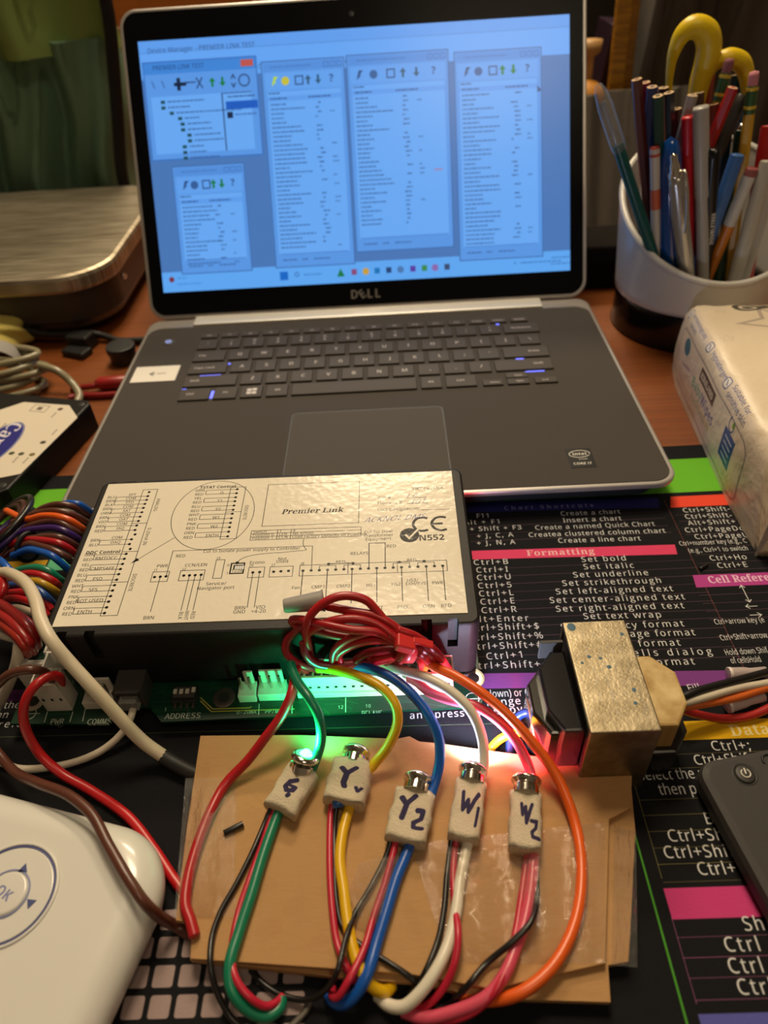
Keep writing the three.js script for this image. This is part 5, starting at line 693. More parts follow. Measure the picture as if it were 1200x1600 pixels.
// ---- black interface box with cream label ----
{
  const R = [-199, 124], d = [-0.235, 0.972], e = [-0.972, -0.235], at = (a, b) => [R[0] + e[0] * a + d[0] * b, R[1] + e[1] * a + d[1] * b];
  const box = thing('interface_box', 'black interface box with cream label and blue oval logo', 'device', [-262, 0, 160]);
  part(box, 'case', uvBox(slab(poly([at(4, 0), at(112, 0), at(116, 4), at(116, 102), at(112, 106), at(4, 106), at(0, 102), at(0, 4)]), 0, 21.5, 1.4), 50), PLASTIC);
  const X0 = -330, Z0 = 90, S = 150, logo = canvas(1024, 1024, (x) => {
    const K = 1024 / S; x.scale(K, K); x.translate(-X0, -Z0); x.fillStyle = '#efe4d0'; x.fillRect(X0, Z0, S, S);
    const c = [-246.2,22,174.6], ang = Math.atan2(d[1], d[0]); x.save(); x.translate(c[0] - 4, c[2] + 2); x.rotate(ang); x.fillStyle = '#8c90b8'; x.beginPath(); x.ellipse(0, 0, 29, 13.4, 0, 0, 7); x.fill(); x.fillStyle = '#20228a'; x.beginPath(); x.ellipse(0, 0, 27.6, 12, 0, 0, 7); x.fill(); x.fillStyle = '#e8e4ee'; x.transform(1, 0, -0.15, 1, 0, 0); x.font = 'bold 15px serif'; x.textAlign = 'center'; x.textBaseline = 'middle'; x.fillText('Carrier', 0, 0.4); x.restore();
    const dot = (p, col, r = 2) => { x.fillStyle = col; x.beginPath(); x.ellipse(p[0], p[2], r, r * 0.9, 0, 0, 7); x.fill(); };
    dot([-219.4,22,134.2], '#5c3a34'); dot([-217.6,22,174.8], '#4a3a38'); dot([-234.9,22,185.6], '#4c5034'); dot([-228,22,186.8], '#4c5034'); dot([-220.2,22,188.2], '#7a6a34');
    x.strokeStyle = '#7a6a5c'; x.lineWidth = 0.5; const b = [-235.1,22,131.9]; x.save(); x.translate(b[0], b[2]); x.rotate(0.24); x.strokeRect(-6, -4, 12, 8); x.fillStyle = '#7a6a5c'; x.fillRect(-2, -2, 4, 4); x.restore();
    for (const p of [[-221.6,22,141.4], [-213.7,22,163.2], [-253.8,22,152], [-229.5,22,193], [-222.2,22,194.3]]) { x.save(); x.translate(p[0], p[2]); x.rotate(ang); x.fillStyle = 'rgba(110,96,80,0.7)'; for (let k = 0; k < 3; k++) x.fillRect(-3 + k * 2.2, -0.6, 1.6, 1.2); x.restore(); }
  });
  part(box, 'label', uvBy(slab(poly([[-250.5,22,122.1], [-214.4,22,129.6], [-203.1,22,146.2], [-220.2,22,208.5], [-233.7,22,212], [-261.3,22,202], [-286.4,22,145.2]].map((p) => [p[0], p[2]])), 21.4, 21.9), (X, y, Z) => [(X - X0) / S, 1 - (Z - Z0) / S]), M(rgb(0.86, 0.86, 0.86), 0.5, { map: logo }));
  for (const q of [at(6, 6), at(6, 99)]) part(box, 'screw', lathe([[0.001, 0.5], [2.2, 0.4], [2.6, 0]], q[0], 21.4, q[1], 16), M(rgb(0.03, 0.03, 0.03), 0.4));
}
// ---- clutter at the back left ----
{
  const silver = PVC('#948c70', 0.28);
  const coil = thing('cable_coil', 'coiled pale translucent cable behind the interface box', 'cable', [-287,0,57.6]);
  const loop = (rx, rz, h, dx, dz) => { const pts = []; const c = [-313,4,61.7]; for (let i = 0; i < 18; i++) { const t = i / 18 * 2 * Math.PI; pts.push([c[0] + dx + rx * Math.cos(t), h + 1.5 * Math.sin(2 * t), c[2] + dz + rz * Math.sin(t)]); } part(coil, 'turn', tube(pts, 2.6, 5, 10, true), silver); };
  loop(52, 22, 4, 0, 6); loop(48, 25, 9.5, -2, 2); loop(56, 20, 15, 0, 0); loop(44, 24, 20, 3, -3); loop(50, 19, 25, 0, -6);
  part(coil, 'free_end', tube([[-259,22,67.8], [-243.6,18,72.3], [-233.6,10,77.3], [-225.5,5,88.8], [-224.8,4,101.9]], 3), silver);
  single('cable_strap', 'grey fabric strap wrapped around the coiled cable', 'strap', (() => { const g = new THREE.TorusGeometry(17, 1.2, 6, 30); g.scale(1, 1, 9); const c = [-298.3,16,55.3]; g.rotateY(0.3); g.translate(c[0], 17, c[2]); return g; })(), M(rgb(0.3, 0.28, 0.26), 0.9));
  const soft = new THREE.SphereGeometry(1, 40, 24), p = soft.attributes.position; for (let i = 0; i < p.count; i++) { const x = p.getX(i), y = p.getY(i), z = p.getZ(i), k = 1 + 0.14 * Math.sin(5 * x + 3 * y) + 0.1 * Math.sin(7 * z - 4 * y); p.setXYZ(i, x * k * 34, Math.max(-1, y * k) * 15, z * k * 22); } soft.computeVertexNormals(); { const c = [-325.9,14,-8.4]; soft.translate(c[0] - 4, 15.4, c[2]); } single('yellow_cloth', 'crumpled yellow cloth at the left edge', 'cloth', soft, M(rgb(0.72, 0.6, 0.16), 0.9, { bumpMap: rep(weaveNoise, 4), bumpScale: 0.0006 }));
  const usb = thing('black_cable', 'black cable with chunky plug beside the metal appliance', 'cable', [-253.8,0,2.3]);
  part(usb, 'cord', tube([[-341.5,22,-18.5], [-321.9,20,-10.6], [-301.5,14,-10.4], [-282.5,10,-8.9], [-262.7,9,-8.6]], 3.2), BLACK); part(usb, 'plug', (() => { const c = [-251,9,-0.2], g = new RoundedBoxGeometry(22, 13, 16, 2, 2.5); g.rotateY(-0.25); g.translate(c[0], 7, c[2]); return g; })(), BLACK); part(usb, 'grip', (() => { const c = [-251.9,4,13.2], g = new RoundedBoxGeometry(24, 6, 14, 2, 2); g.rotateY(-0.4); g.translate(c[0], 3.1, c[2]); return g; })(), BLACK);
  part(usb, 'cord', tube([[-244.6,9,-8.9], [-235.3,6,-8.9], [-220.1,3.4,-2.7], [-202.6,3.4,-0.8], [-182.8,3.4,-1]], 3), BLACK);
  const cap = [-206.2,0,40.1]; single('bottle_cap', 'small round black cap beside the laptop edge', 'cap', lathe([[0.001, 0], [10.5, 0], [11, 0.6], [11, 9], [12, 9.6], [12, 14], [11.2, 15], [0.001, 15]], cap[0] - 1, 0, cap[2] - 12, 36), M(rgb(0.02, 0.02, 0.021), 0.45));
  const red = thing('red_cable', 'red cable with plug under the laptop edge', 'cable', [-214.2,0,70.5]); part(red, 'cord', tube([[-234.6,4,80.8], [-229.5,4,75.6], [-221.3,5,76.1], [-214,5,74.9]], 2.4), PVC('#8c1c1c')); part(red, 'plug', (() => { const a = [-216.4,6,74.3], b = [-192.1,6,72.8]; return along(lathe([[0.001, 0], [3.2, 0], [5.2, 4], [5.2, V(a).distanceTo(V(b))], [0.001, V(a).distanceTo(V(b))]], 0, 0, 0, 18), a, b); })(), PVC('#a02020'));
  single('red_cable', 'short red cable end behind the interface box', 'cable', tube([[-234.4,3,88.5], [-228.3,3,85.4], [-213.7,3,86.8], [-196.2,2.6,85.9]], 2.5), PVC('#8c1c1c'));
}
// ---- brushed metal appliance and green bag ----
{
  const a = thing('metal_appliance', 'low appliance with brushed steel lid beside the laptop', 'appliance', [-330, 0, -130]);
  const brushed = noiseTex(512, 4, 6, 41, [1, 24], mix([150, 140, 122], [220, 212, 196]));
  part(a, 'lid', uvXZ(slab(roundRect(-470, -255, -219, -8, 48), 44, 60, 4, 20), 120), M(rgb(0.86, 0.83, 0.79), 0.45, { metalness: 0.85, map: brushed }), 'brushed steel lid');
  part(a, 'body', slab(roundRect(-464, -250, -224, -13, 46), 16, 45, 2, 20), M(rgb(0.06, 0.05, 0.045), 0.4, { metalness: 0.4 }), 'dark body');
  part(a, 'foot_ring', slab(roundRect(-455, -240, -230, -24, 44), 6, 15, 2, 20), M(rgb(0.2, 0.17, 0.14), 0.35, { metalness: 0.6 })); part(a, 'foot', slab(roundRect(-448, -232, -238, -32, 40), 0, 6, 1, 20), BLACK);
  { const p = [-222.1,20,-100]; part(a, 'knob', along(lathe([[0.001, 0], [2.6, 0], [3, 1], [2.4, 4], [0.001, 4.4]], 0, 0, 0, 18), [-226, 34, -70], [-220, 34, -69]), CHROME); }
}
{
  // a bag of thin green cloth hanging in soft folds
  const bag = thing('green_bag', 'green cloth bag with black strap behind the appliance', 'bag', [-330, 0, -290]);
  const fold = (x0, x1, y0, y1, z, amp, fr, n = 60, back = 60, lean = 0) => { const g = new THREE.BoxGeometry(x1 - x0, y1 - y0, back, n, 24, 1), p = g.attributes.position; for (let i = 0; i < p.count; i++) { const X = p.getX(i), Y = p.getY(i), f = Math.sin(X * fr + Y * 0.012) * amp + Math.sin(X * fr * 2.3 + 1.3 - Y * 0.02) * amp * 0.5; p.setXYZ(i, X + (x0 + x1) / 2 + lean * (Y / (y1 - y0)) + 3 * Math.sin(Y * 0.05), Y + (y0 + y1) / 2, p.getZ(i) + z - back / 2 + (p.getZ(i) > 0 ? f : 0)); } g.computeVertexNormals(); return g; };
  part(bag, 'lower_panel', uvBox(fold(-520, -262, 0, 190, -286, 13, 0.075, 90, 50, 20), 60), M(rgb(0.14, 0.27, 0.18), 0.42, { bumpMap: rep(weaveNoise, 3), bumpScale: 0.0003, sheen: 0.4, sheenColor: rgb(0.1, 0.2, 0.14) }), 'dark green panel');
  part(bag, 'flap', uvBox(fold(-520, -244, 178, 330, -280, 11, 0.05, 70, 40, 12), 60), M(rgb(0.22, 0.32, 0.08), 0.65, { bumpMap: rep(weaveNoise, 3), bumpScale: 0.0003 }), 'olive green flap');
  const s0 = [-237.5,222.1,-266], s1 = [-247.1,164.8,-266], s2 = [-268.6,62.5,-266];
  part(bag, 'strap', (() => { const g = tube([[s0[0] - 6, 320, -266], s0, s1, [-257.1,119,-266], s2, [s2[0] + 2, 4, -266]], 6.5, 8, 8); return g; })(), M(rgb(0.006, 0.006, 0.007), 0.8), 'black webbing strap');
}

// ---- pen cup with slanted rim ----
const CUP = { x: 270, z: 8 };
{
  const c = thing('pen_cup', 'white pen cup with slanted rim and black lower band', 'pen cup', [CUP.x, 0, CUP.z]);
  const R = (h) => 60.5 + Math.max(0, h - 33) * 0.105, rim = (z) => 93 - z * 0.52;       // the rim drops towards the viewer
  const wall = (r0, r1, y0, y1f, seg = 72, rows = 10) => { const pos = [], idx = []; for (let s = 0; s < 2; s++) for (let j = 0; j <= rows; j++) for (let i = 0; i <= seg; i++) { const t = i / seg * 2 * Math.PI, top = y1f(Math.sin(t)), y = y0 + (top - y0) * j / rows, r = s ? r1(y) : r0(y); pos.push(CUP.x + r * Math.cos(t), y, CUP.z + r * Math.sin(t)); }
    const W = seg + 1, off = W * (rows + 1); for (let s = 0; s < 2; s++) for (let j = 0; j < rows; j++) for (let i = 0; i < seg; i++) { const a = s * off + j * W + i; s ? idx.push(a, a + 1, a + W, a + 1, a + W + 1, a + W) : idx.push(a, a + W, a + 1, a + 1, a + W, a + W + 1); } for (let i = 0; i < seg; i++) { const a = rows * W + i, b = off + rows * W + i; idx.push(a, b, a + 1, a + 1, b, b + 1); const e = i, f = off + i; idx.push(e, e + 1, f, e + 1, f + 1, f); }
    const g = new THREE.BufferGeometry(); g.setAttribute('position', new THREE.Float32BufferAttribute(pos, 3)); g.setAttribute('uv', new THREE.Float32BufferAttribute(new Float32Array(pos.length / 3 * 2), 2)); g.setIndex(idx); g.computeVertexNormals(); return g; };
  const white = M(rgb(0.62, 0.6, 0.57), 0.28, { clearcoat: 0.3, clearcoatRoughness: 0.2 }), gloss = M(rgb(0.008, 0.007, 0.007), 0.12);
  part(c, 'sleeve', wall((y) => R(y) + 1.6, (y) => R(y) - 2, 31, (s) => rim(s * 66)), white, 'white plastic sleeve');
  { const pts = []; for (let i = 0; i < 48; i++) { const t = i / 48 * 2 * Math.PI, y = rim(Math.sin(t) * 66), r = R(y) - 0.2; pts.push([CUP.x + r * Math.cos(t), y, CUP.z + r * Math.sin(t)]); } part(c, 'rim', tube(pts, 2.6, 3, 10, true), white); }
  part(c, 'base', lathe([[0.001, 0], [60, 0], [61.5, 1.5], [60.5, 5], [60.5, 31], [57, 33], [56, 4], [0.001, 4]], CUP.x, 0, CUP.z, 72), gloss, 'glossy black base');
}
{
  const floorY = 5, spots = [];
  const down = (a, b) => { const d = V(b).sub(V(a)); const t = (floorY - a[1]) / d.y; const e = V(a).addScaledVector(d, t), q = Math.hypot(e.x - CUP.x, e.z - CUP.z), lim = 47; if (q > lim) { e.x = CUP.x + (e.x - CUP.x) * lim / q; e.z = CUP.z + (e.z - CUP.z) * lim / q; }     // pick the nearest free spot on the cup floor
    let best = null; for (let k = 0; k < 900; k++) { const rr = 0.9 * Math.sqrt(k) * 1.35, t = k * 2.39996, X = e.x + rr * Math.cos(t), Z = e.z + rr * Math.sin(t); if (Math.hypot(X - CUP.x, Z - CUP.z) > lim) continue; const gap = Math.min(99, ...spots.map((s) => Math.hypot(X - s[0], Z - s[1]))); if (gap >= 9.2) { best = [X, Z]; break; } }
    if (best) { e.x = best[0]; e.z = best[1]; } spots.push([e.x, e.z]);
    return [e.x, e.y, e.z]; };
  const hexrod = (a, b, r) => { const L = V(a).distanceTo(V(b)), g = new THREE.CylinderGeometry(r, r, L, 6); g.translate(0, L / 2, 0); return along(toCreasedNormals(g, 0.5), a, b); };
  const wood = M(rgb(0.6, 0.42, 0.25), 0.8), lead = (c) => M(c, 0.7), G = 'pencils in the cup';
  const pencil = (label, color, top, low, r = 3.7) => { const e = down(top, low), t = thing('pencil', label, 'pencil', e, G), u = V(top).sub(V(e)).normalize(); part(t, 'barrel', hexrod(e, top, r), M(hex(color), 0.3, { clearcoat: 0.5, clearcoatRoughness: 0.2 })); const q = V(top).addScaledVector(u, 0.25).toArray(); part(t, 'bare_end', rod(V(top).addScaledVector(u, -0.4).toArray(), q, r * 0.93, 6), wood, 'bare wooden end'); part(t, 'lead', rod(top, V(top).addScaledVector(u, 0.4).toArray(), r * 0.42, 10), lead(hex(color))); };
  const eraserPencil = (label, color, rub, top, low, r = 3.6) => { const e = down(top, low), t = thing('pencil', label, 'pencil', e, G), u = V(top).sub(V(e)).normalize(), k = (d) => V(top).addScaledVector(u, -d).toArray(); part(t, 'barrel', hexrod(e, k(26), r), M(hex(color), 0.35)); const fe = part(t, 'ferrule', along(lathe([[3.6, 0], [3.9, 1], [3.7, 3], [3.95, 5], [3.7, 8], [3.95, 11], [3.7, 14], [3.9, 16], [3.4, 17]], 0, 0, 0, 24), k(26), top), M(rgb(0.06, 0.14, 0.05), 0.35, { metalness: 0.5 }), 'green metal ferrule'); for (const d of [23, 12]) part(fe, 'ferrule_band', along(lathe([[3.9, 0], [4.05, 0.4], [4.05, 1.8], [3.9, 2.2]], 0, 0, 0, 24), k(d), top), M(rgb(0.75, 0.55, 0.06), 0.35, { metalness: 0.4 }), 'yellow band'); part(t, 'eraser', along(lathe([[3.2, 0], [3.3, 7], [2.8, 9.2], [0.001, 9.8]], 0, 0, 0, 24), k(10), top), M(hex(rub), 0.85)); };
  const stick = (name, label, cat, color, top, low, prof, opt = {}, parts = []) => { const e = down(top, low), L = V(top).distanceTo(V(e)), t = thing(name, label, cat, e, opt.group || 'pens in the cup'); part(t, 'barrel', along(lathe(prof(L), 0, 0, 0, 24), e, top), M(color.isColor ? color : hex(color), opt.rough ?? 0.3, opt.mat || {})); for (const [n, pr, m, lb] of parts) part(t, n, along(lathe(pr(L), 0, 0, 0, 24), e, top), m, lb); return [t, e, L]; };
  const round = (r) => (L) => [[0.001, 0], [r, 0], [r, L - 1.4], [r * 0.8, L - 0.3], [0.001, L]];
  // pens and markers
  stick('pen', 'teal ballpoint pen with clear domed cap at the left', 'pen', '#0c4f4c', [165,184.7,26], [189.6,133,34], (L) => [[0.001, 0], [4, 0], [4, L - 42], [0.001, L - 42]], {}, [['cap', (L) => [[4.4, L - 46], [5.2, L - 42], [5.3, L - 16], [4.2, L - 6], [2.2, L - 1], [0.001, L]], M(rgb(0.92, 0.92, 0.92), 0.05, { transmission: 0.9, thickness: 0, ior: 1.5 }), 'clear domed cap'], ['refill', (L) => [[0.001, L - 42], [1.4, L - 42], [1.4, L - 12], [0.001, L - 12]], M(rgb(0.25, 0.25, 0.25), 0.3)]]);
  stick('marker', 'thick glossy blue marker with rounded top', 'marker', '#0c4a98', [219.1,150.9,30], [220.7,85.8,52], (L) => [[0.001, 0], [7.6, 0], [8, L - 30], [7.4, L - 14], [5, L - 4], [0.001, L]], { rough: 0.12, mat: { clearcoat: 0.8, clearcoatRoughness: 0.08 } });
  { const [t, e, L] = stick('pen', 'silver click pen with long clip at the front', 'pen', rgb(0.5, 0.48, 0.45), [218.1,143.3,44], [229,82.8,60], (L) => [[0.001, 0], [5, 0], [6, L - 70], [6.2, L - 40], [5.4, L - 20], [4.6, L - 15], [0.001, L - 15]], { rough: 0.25, mat: { metalness: 0.7 } }, [['button', (L) => [[4.8, L - 16], [4.9, L - 13], [3.4, L - 11], [3.6, L - 8], [2.6, L - 6], [2.4, L - 1], [0.001, L]], CHROME, 'chrome click button']]); part(t, 'clip', tube([[226.7,132.1,44], [226.3,133,50], [229.5,120.7,54], [231.2,103.1,60], [230.9,95.4,62]], 1.1), CHROME, 'slim metal clip'); }
  stick('marker', 'red felt pen with flat top beside the grey one', 'marker', '#b81428', [229.8,161.7,26], [239.9,82.3,48], (L) => [[0.001, 0], [4.3, 0], [4.3, L - 2], [3.8, L], [0.001, L]]);
  stick('pen', 'translucent grey capped pen left of the black one', 'pen', rgb(0.42, 0.4, 0.38), [235.5,168.1,30], [245,79.6,54], (L) => [[0.001, 0], [4.4, 0], [4.4, L - 60], [5.3, L - 58], [5.3, L - 2], [4.8, L], [0.001, L]], { rough: 0.3 });
  { const [t, e, L] = stick('pen', 'black hotel pen with small white lettering', 'pen', '#101014', [248.8,142.7,36], [253.5,79.9,56], (L) => [[0.001, 0], [4.8, 0], [5, L - 6], [4.4, L], [0.001, L]], { rough: 0.25 }); const g = letters('DOUBLETREE', 2.6, 0.1), d = V([248.8,142.7,36]).sub(V(e)).normalize(), z = new THREE.Vector3(0.05, 0.3, 0.95), x0 = d.clone(), z0 = z.sub(d.clone().multiplyScalar(z.dot(d))).normalize(), y0 = new THREE.Vector3().crossVectors(z0, x0); const o = V([251.7,95,53]).addScaledVector(z0, 4.2); g.applyMatrix4(new THREE.Matrix4().makeBasis(x0, y0, z0).setPosition(o)); part(t, 'lettering', g, M(rgb(0.6, 0.58, 0.55), 0.5)); }
  stick('pen', 'charcoal pen leaning right behind the black one', 'pen', '#3a3634', [272.4,168.6,6], [263.1,134,10], (L) => [[0.001, 0], [4.6, 0], [5, L - 50], [5, L - 8], [3.6, L], [0.001, L]]);
  stick('pen', 'light blue pen leaning right at the front', 'pen', '#3f6cae', [268.9,136.8,30], [261.8,81,54], round(5), { rough: 0.28 });
  stick('pen', 'red dotted white pencil stub in front of the blue marker', 'pencil', '#c8beb4', [208.1,145.3,34], [209.7,93.1,50], round(3.4), {}, [['tip', (L) => [[3.4, L - 6], [3.5, L - 5], [3, L + 0.2], [0.001, L + 0.6]], M(rgb(0.5, 0.06, 0.04), 0.5), 'red tip'], ['dot_band', (L) => [[3.45, L - 42], [3.55, L - 40], [3.55, L - 30], [3.45, L - 28]], M(rgb(0.6, 0.12, 0.05), 0.5), 'red printed band']]);
  stick('pencil', 'orange mechanical pencil with pale printed sleeve', 'pencil', '#c8740e', [280.1,128,34], [264.7,83,56], (L) => [[0.001, 0], [4, 0], [4, L - 18], [0.001, L - 18]], {}, [['sleeve', (L) => [[4.1, L - 40], [4.3, L - 38], [4.3, L - 6], [4, L - 4]], M(rgb(0.6, 0.58, 0.55), 0.4), 'pale sleeve'], ['cap', (L) => [[4.2, L - 6], [4.3, L - 1], [3.6, L], [0.001, L]], M(rgb(0.3, 0.08, 0.08), 0.5)]]);
  stick('pen', 'clear pen at the right picture edge', 'pen', rgb(0.5, 0.48, 0.42), [289.4,132.6,34], [283.3,80.5,56], round(5), { rough: 0.15 }); stick('pen', 'pale grey pen farthest right', 'pen', rgb(0.45, 0.42, 0.38), [303.8,128,20], [297.7,77.4,50], round(5.4)); stick('marker', 'red capped marker at the right picture edge', 'marker', '#a81c1c', [297.6,147.9,6], [297.5,95.9,30], round(6)); stick('pen', 'chrome topped dark pen beside the tall pencil', 'pen', '#1c3a2c', [278.7,145.6,4], [281.4,94.8,24], round(4), {}, [['button', (L) => [[4, L - 5], [3, L], [2, L + 3], [0.001, L + 4]], CHROME]]);
  // back row of colour pencils
  pencil('brown pencil at the left end of the row', '#5a2420', [191.9,184.7,22], [196.8,118.6,30]); pencil('crimson pencil second from the left', '#8a1634', [199.8,181.3,16], [202.9,113.5,26]); pencil('navy pencil between the crimson and green ones', '#15205c', [202.4,180.1,24], [198.7,111.8,34]); pencil('dark green pencil in front of the navy one', '#123c28', [204.6,176.2,32], [202.1,104.6,40]); pencil('short brown pencil behind the green one', '#3c2a20', [216.5,175.5,6], [217.7,101.6,20]); pencil('black pencil right of the dark green one', '#18141a', [215,175.6,22], [218.8,100.3,30]);
  pencil('maroon striped pencil in the middle', '#4a1a1c', [226.8,162.8,10], [232,110,20]); pencil('silver grey pencil leaning right', '#9a948a', [233,172.3,18], [228.1,132.2,20]); pencil('dark brown pencil behind the grey marker', '#4a3424', [243.3,170.2,2], [253.2,105.7,10]); pencil('navy pencil below the scissors handle', '#141a50', [249,176.9,-18], [251,125.5,0]); pencil('vermilion pencil beside the navy one', '#b83a1c', [254.6,177.7,-14], [253.1,126.4,4]); pencil('brick red pencil behind the scarlet one', '#7a241c', [254.7,162.8,4], [262.1,106.4,14]); pencil('scarlet pencil leaning to the right', '#b8141c', [261.1,174.6,14], [253.7,137.3,16]); pencil('dark teal pencil at the back right', '#10303c', [277.3,174.3,-24], [276.9,117.9,-6]); pencil('blue grey pencil at the back right', '#244a6a', [282.7,173.6,-22], [285,113.5,-4]);
  eraserPencil('yellow pencil with worn dark eraser leaning right', '#c89a14', '#8a5660', [261.3,189.7,-2], [254.5,158,4]); eraserPencil('yellow pencil with pink eraser standing tallest at the right', '#d0a018', '#c8808c', [273,184.2,14], [282.6,93.5,34]);
  // scissors, blades down in the cup
  const s = thing('scissors', 'scissors with yellow plastic handles standing in the cup', 'scissors', [262, 5, -14]), yel = M(rgb(0.78, 0.55, 0.01), 0.35);
  part(s, 'handle', tubeVar([[229.6,161.7,-14], [226.3,177.2,-14], [226.1,192.7,-14], [230.2,203.7,-14], [237.3,207,-14], [245.1,203.6,-14], [249.8,195.2,-14], [250,185.3,-14], [248.8,173.6,-14], [249,154.9,-12]], [2.2, 2.4, 3.2, 5, 7.4, 8.4, 8.4, 7.6, 6.8, 6]), yel);
  part(s, 'handle', tubeVar([[251.8,154.7,-12], [251.1,169.1,-12], [253.7,179.7,-14], [258.4,185.6,-14], [265.9,187.5,-14], [274.3,184.4,-14], [279.6,178.3,-14], [284.2,166.9,-14]], [4, 3.6, 3.6, 4.6, 6.2, 6.4, 5.4, 4.4]), yel);
  part(s, 'blade', (() => { const a = [241,153.2,-12], b = [258, 6, -8]; const L = V(a).distanceTo(V(b)), g = new THREE.BoxGeometry(9, L, 1.6); g.translate(0, L / 2, 0); return along(g, b, a); })(), TIN); part(s, 'blade', (() => { const a = [250.6,153.2,-10], b = [262, 6, -5]; const L = V(a).distanceTo(V(b)), g = new THREE.BoxGeometry(9, L, 1.6); g.translate(0, L / 2, 0); return along(g, b, a); })(), TIN);
}
// ---- pack of wipes ----
{
  const w = thing('wipes_pack', 'soft cream pack of baby wipes lying at the right edge', 'wipes pack', [275, 0, 185]);
  const L0 = [231, 88], L1 = [213.5, 292], dx = (L1[0] - L0[0]), dz = (L1[1] - L0[1]), len = Math.hypot(dx, dz), f = [dx / len, dz / len], e = [f[1], -f[0]], H = 59, WD = 112;
  // skin: rounded block with sagging top, sharp end seals; u across 0..1, v along 0..1
  const nu = 40, nv = 48, pos = [], uv = [], idx = [], seg = [];
  const ring = (t) => { // cross-section as a path: left bottom -> left top -> right top -> right bottom, t 0..1
    const A = H, B = WD, tot = 2 * A + B, s = t * tot; if (s < A) return [0, s, 'L']; if (s < A + B) return [s - A, A, 'T']; return [B, A - (s - A - B), 'R']; };
  const cr = 9;
  for (let j = 0; j <= nv; j++) for (let i = 0; i <= nu; i++) {
    let [a, h] = ring(i / nu); const v = j / nv, end = Math.min(v, 1 - v) * len;
    // round the long upper edges
    const ex = Math.min(a, WD - a), ey = H - h; if (ex < cr && ey < cr) { const dx2 = cr - ex, dy2 = cr - ey, m = Math.max(dx2, dy2), q = Math.hypot(dx2, dy2); const k = q > 0 ? cr * m / (q * cr) : 1; const nx = cr - dx2 * (m / Math.max(q, 1e-6)), ny = cr - dy2 * (m / Math.max(q, 1e-6)); a = a < WD / 2 ? nx : WD - nx; h = H - ny; }
    const swell = Math.min(1, end / 26), hh = h * (0.86 + 0.14 * Math.sqrt(swell)), wr = 0.8 * Math.sin(v * 40 + a * 0.2) * Math.exp(-end / 22) + 0.7 * Math.sin(a * 0.09 + v * 13) * Math.sin(v * 9);
    const aa = a + (a < WD / 2 ? 1 : -1) * (1 - swell) * 4 + (h > 8 && h < H - 6 && a < 1 ? -1.6 * Math.sin(h / H * Math.PI) : 0), front = v > 0.5 ? (1 - h / H) * 26 * Math.max(0, (v - 0.86) / 0.14) : -(1 - h / H) * 4 * Math.max(0, (0.1 - v) / 0.1), al = v * (len - 26) + front;
    pos.push(L0[0] + e[0] * aa + f[0] * al, hh + (h > 4 ? wr : 0) + 0.4, L0[1] + e[1] * aa + f[1] * al); uv.push(i / nu, v);
  }
  for (let j = 0; j < nv; j++) for (let i = 0; i < nu; i++) { const a = j * (nu + 1) + i; idx.push(a, a + 1, a + nu + 1, a + 1, a + nu + 2, a + nu + 1); }
  for (const j of [0, nv]) { const c = pos.length / 3, k = j * (nu + 1), m = k + Math.round(nu / 2); const o = j ? 5 : -3; pos.push((pos[3 * k] + pos[3 * (k + nu)]) / 2 + f[0] * o, H * 0.45, (pos[3 * k + 2] + pos[3 * (k + nu) + 2]) / 2 + f[1] * o); uv.push(0.5, 0.005); for (let i = 0; i < nu; i++) j ? idx.push(k + i, k + i + 1, c) : idx.push(k + i + 1, k + i, c); }
  { const k = 0, a = nu, b = nv * (nu + 1), c = b + nu; idx.push(k, b, a, a, b, c); }
  const g = new THREE.BufferGeometry(); g.setAttribute('position', new THREE.Float32BufferAttribute(pos, 3)); g.setAttribute('uv', new THREE.Float32BufferAttribute(uv, 2)); g.setIndex(idx); g.computeVertexNormals();
  const tot = 2 * H + WD, art = canvas(1400, 1240, (x, cw, ch) => {
    x.fillStyle = '#eadbc4'; x.fillRect(0, 0, cw, ch); const S = cw / tot, T = ch / len;      // mm across from the left lower edge, mm along from the rear
    x.scale(S, T); // canvas y grows towards the rear because v runs up the canvas
    const Y = (d) => len - d, navy = '#2a3a86';
    // side panel outline
    x.strokeStyle = '#a89c98'; x.lineWidth = 1.3; x.beginPath(); x.roundRect(6, Y(183), H - 20, 168, 8); x.stroke();
    // lettering reads from the rear to the front, its top towards the upper edge
    const put = (s, a, d, size, c, o = {}) => { x.save(); x.setTransform(0, -T, -S, 0, a * S, Y(d) * T); x.fillStyle = c; x.font = `${o.s || ''} ${size}px sans-serif`; x.textBaseline = 'middle'; x.textAlign = 'left'; x.fillText(s, 0, 0); x.restore(); };
    const shield = (a, d) => { x.save(); x.translate(a, Y(d)); x.fillStyle = '#f0e8dc'; x.strokeStyle = navy; x.lineWidth = 0.8; x.beginPath(); x.roundRect(-4, -4, 8, 8, 2.4); x.fill(); x.stroke(); x.beginPath(); x.moveTo(-1.6, -2); x.lineTo(1.6, 2); x.stroke(); x.restore(); };
    shield(H - 4, 14); put('Dermatologically', H - 2, 22, 5.2, navy); put('tested', H - 8, 30, 5.2, navy); shield(H - 3, 74); put('Hypoallergenic', H - 3, 82, 6, navy); shield(H - 4, 122); put('Suitable for', H - 1, 130, 6.6, navy); put('sensitive skin', H - 8, 130, 6.6, navy);
    x.fillStyle = '#4a4038'; x.fillRect(H - 26, Y(116), 9, 38); put('KIRKLAND', H - 21.5, 80, 6.4, '#eadfce', { s: 'bold' }); put('Baby', H - 33, 66, 11, '#58a890', { s: 'bold' }); put('Wipes', H - 33, 92, 11, '#4a5a9a', { s: 'bold' }); put('Fragrance free', H - 42, 70, 6, '#88b090');
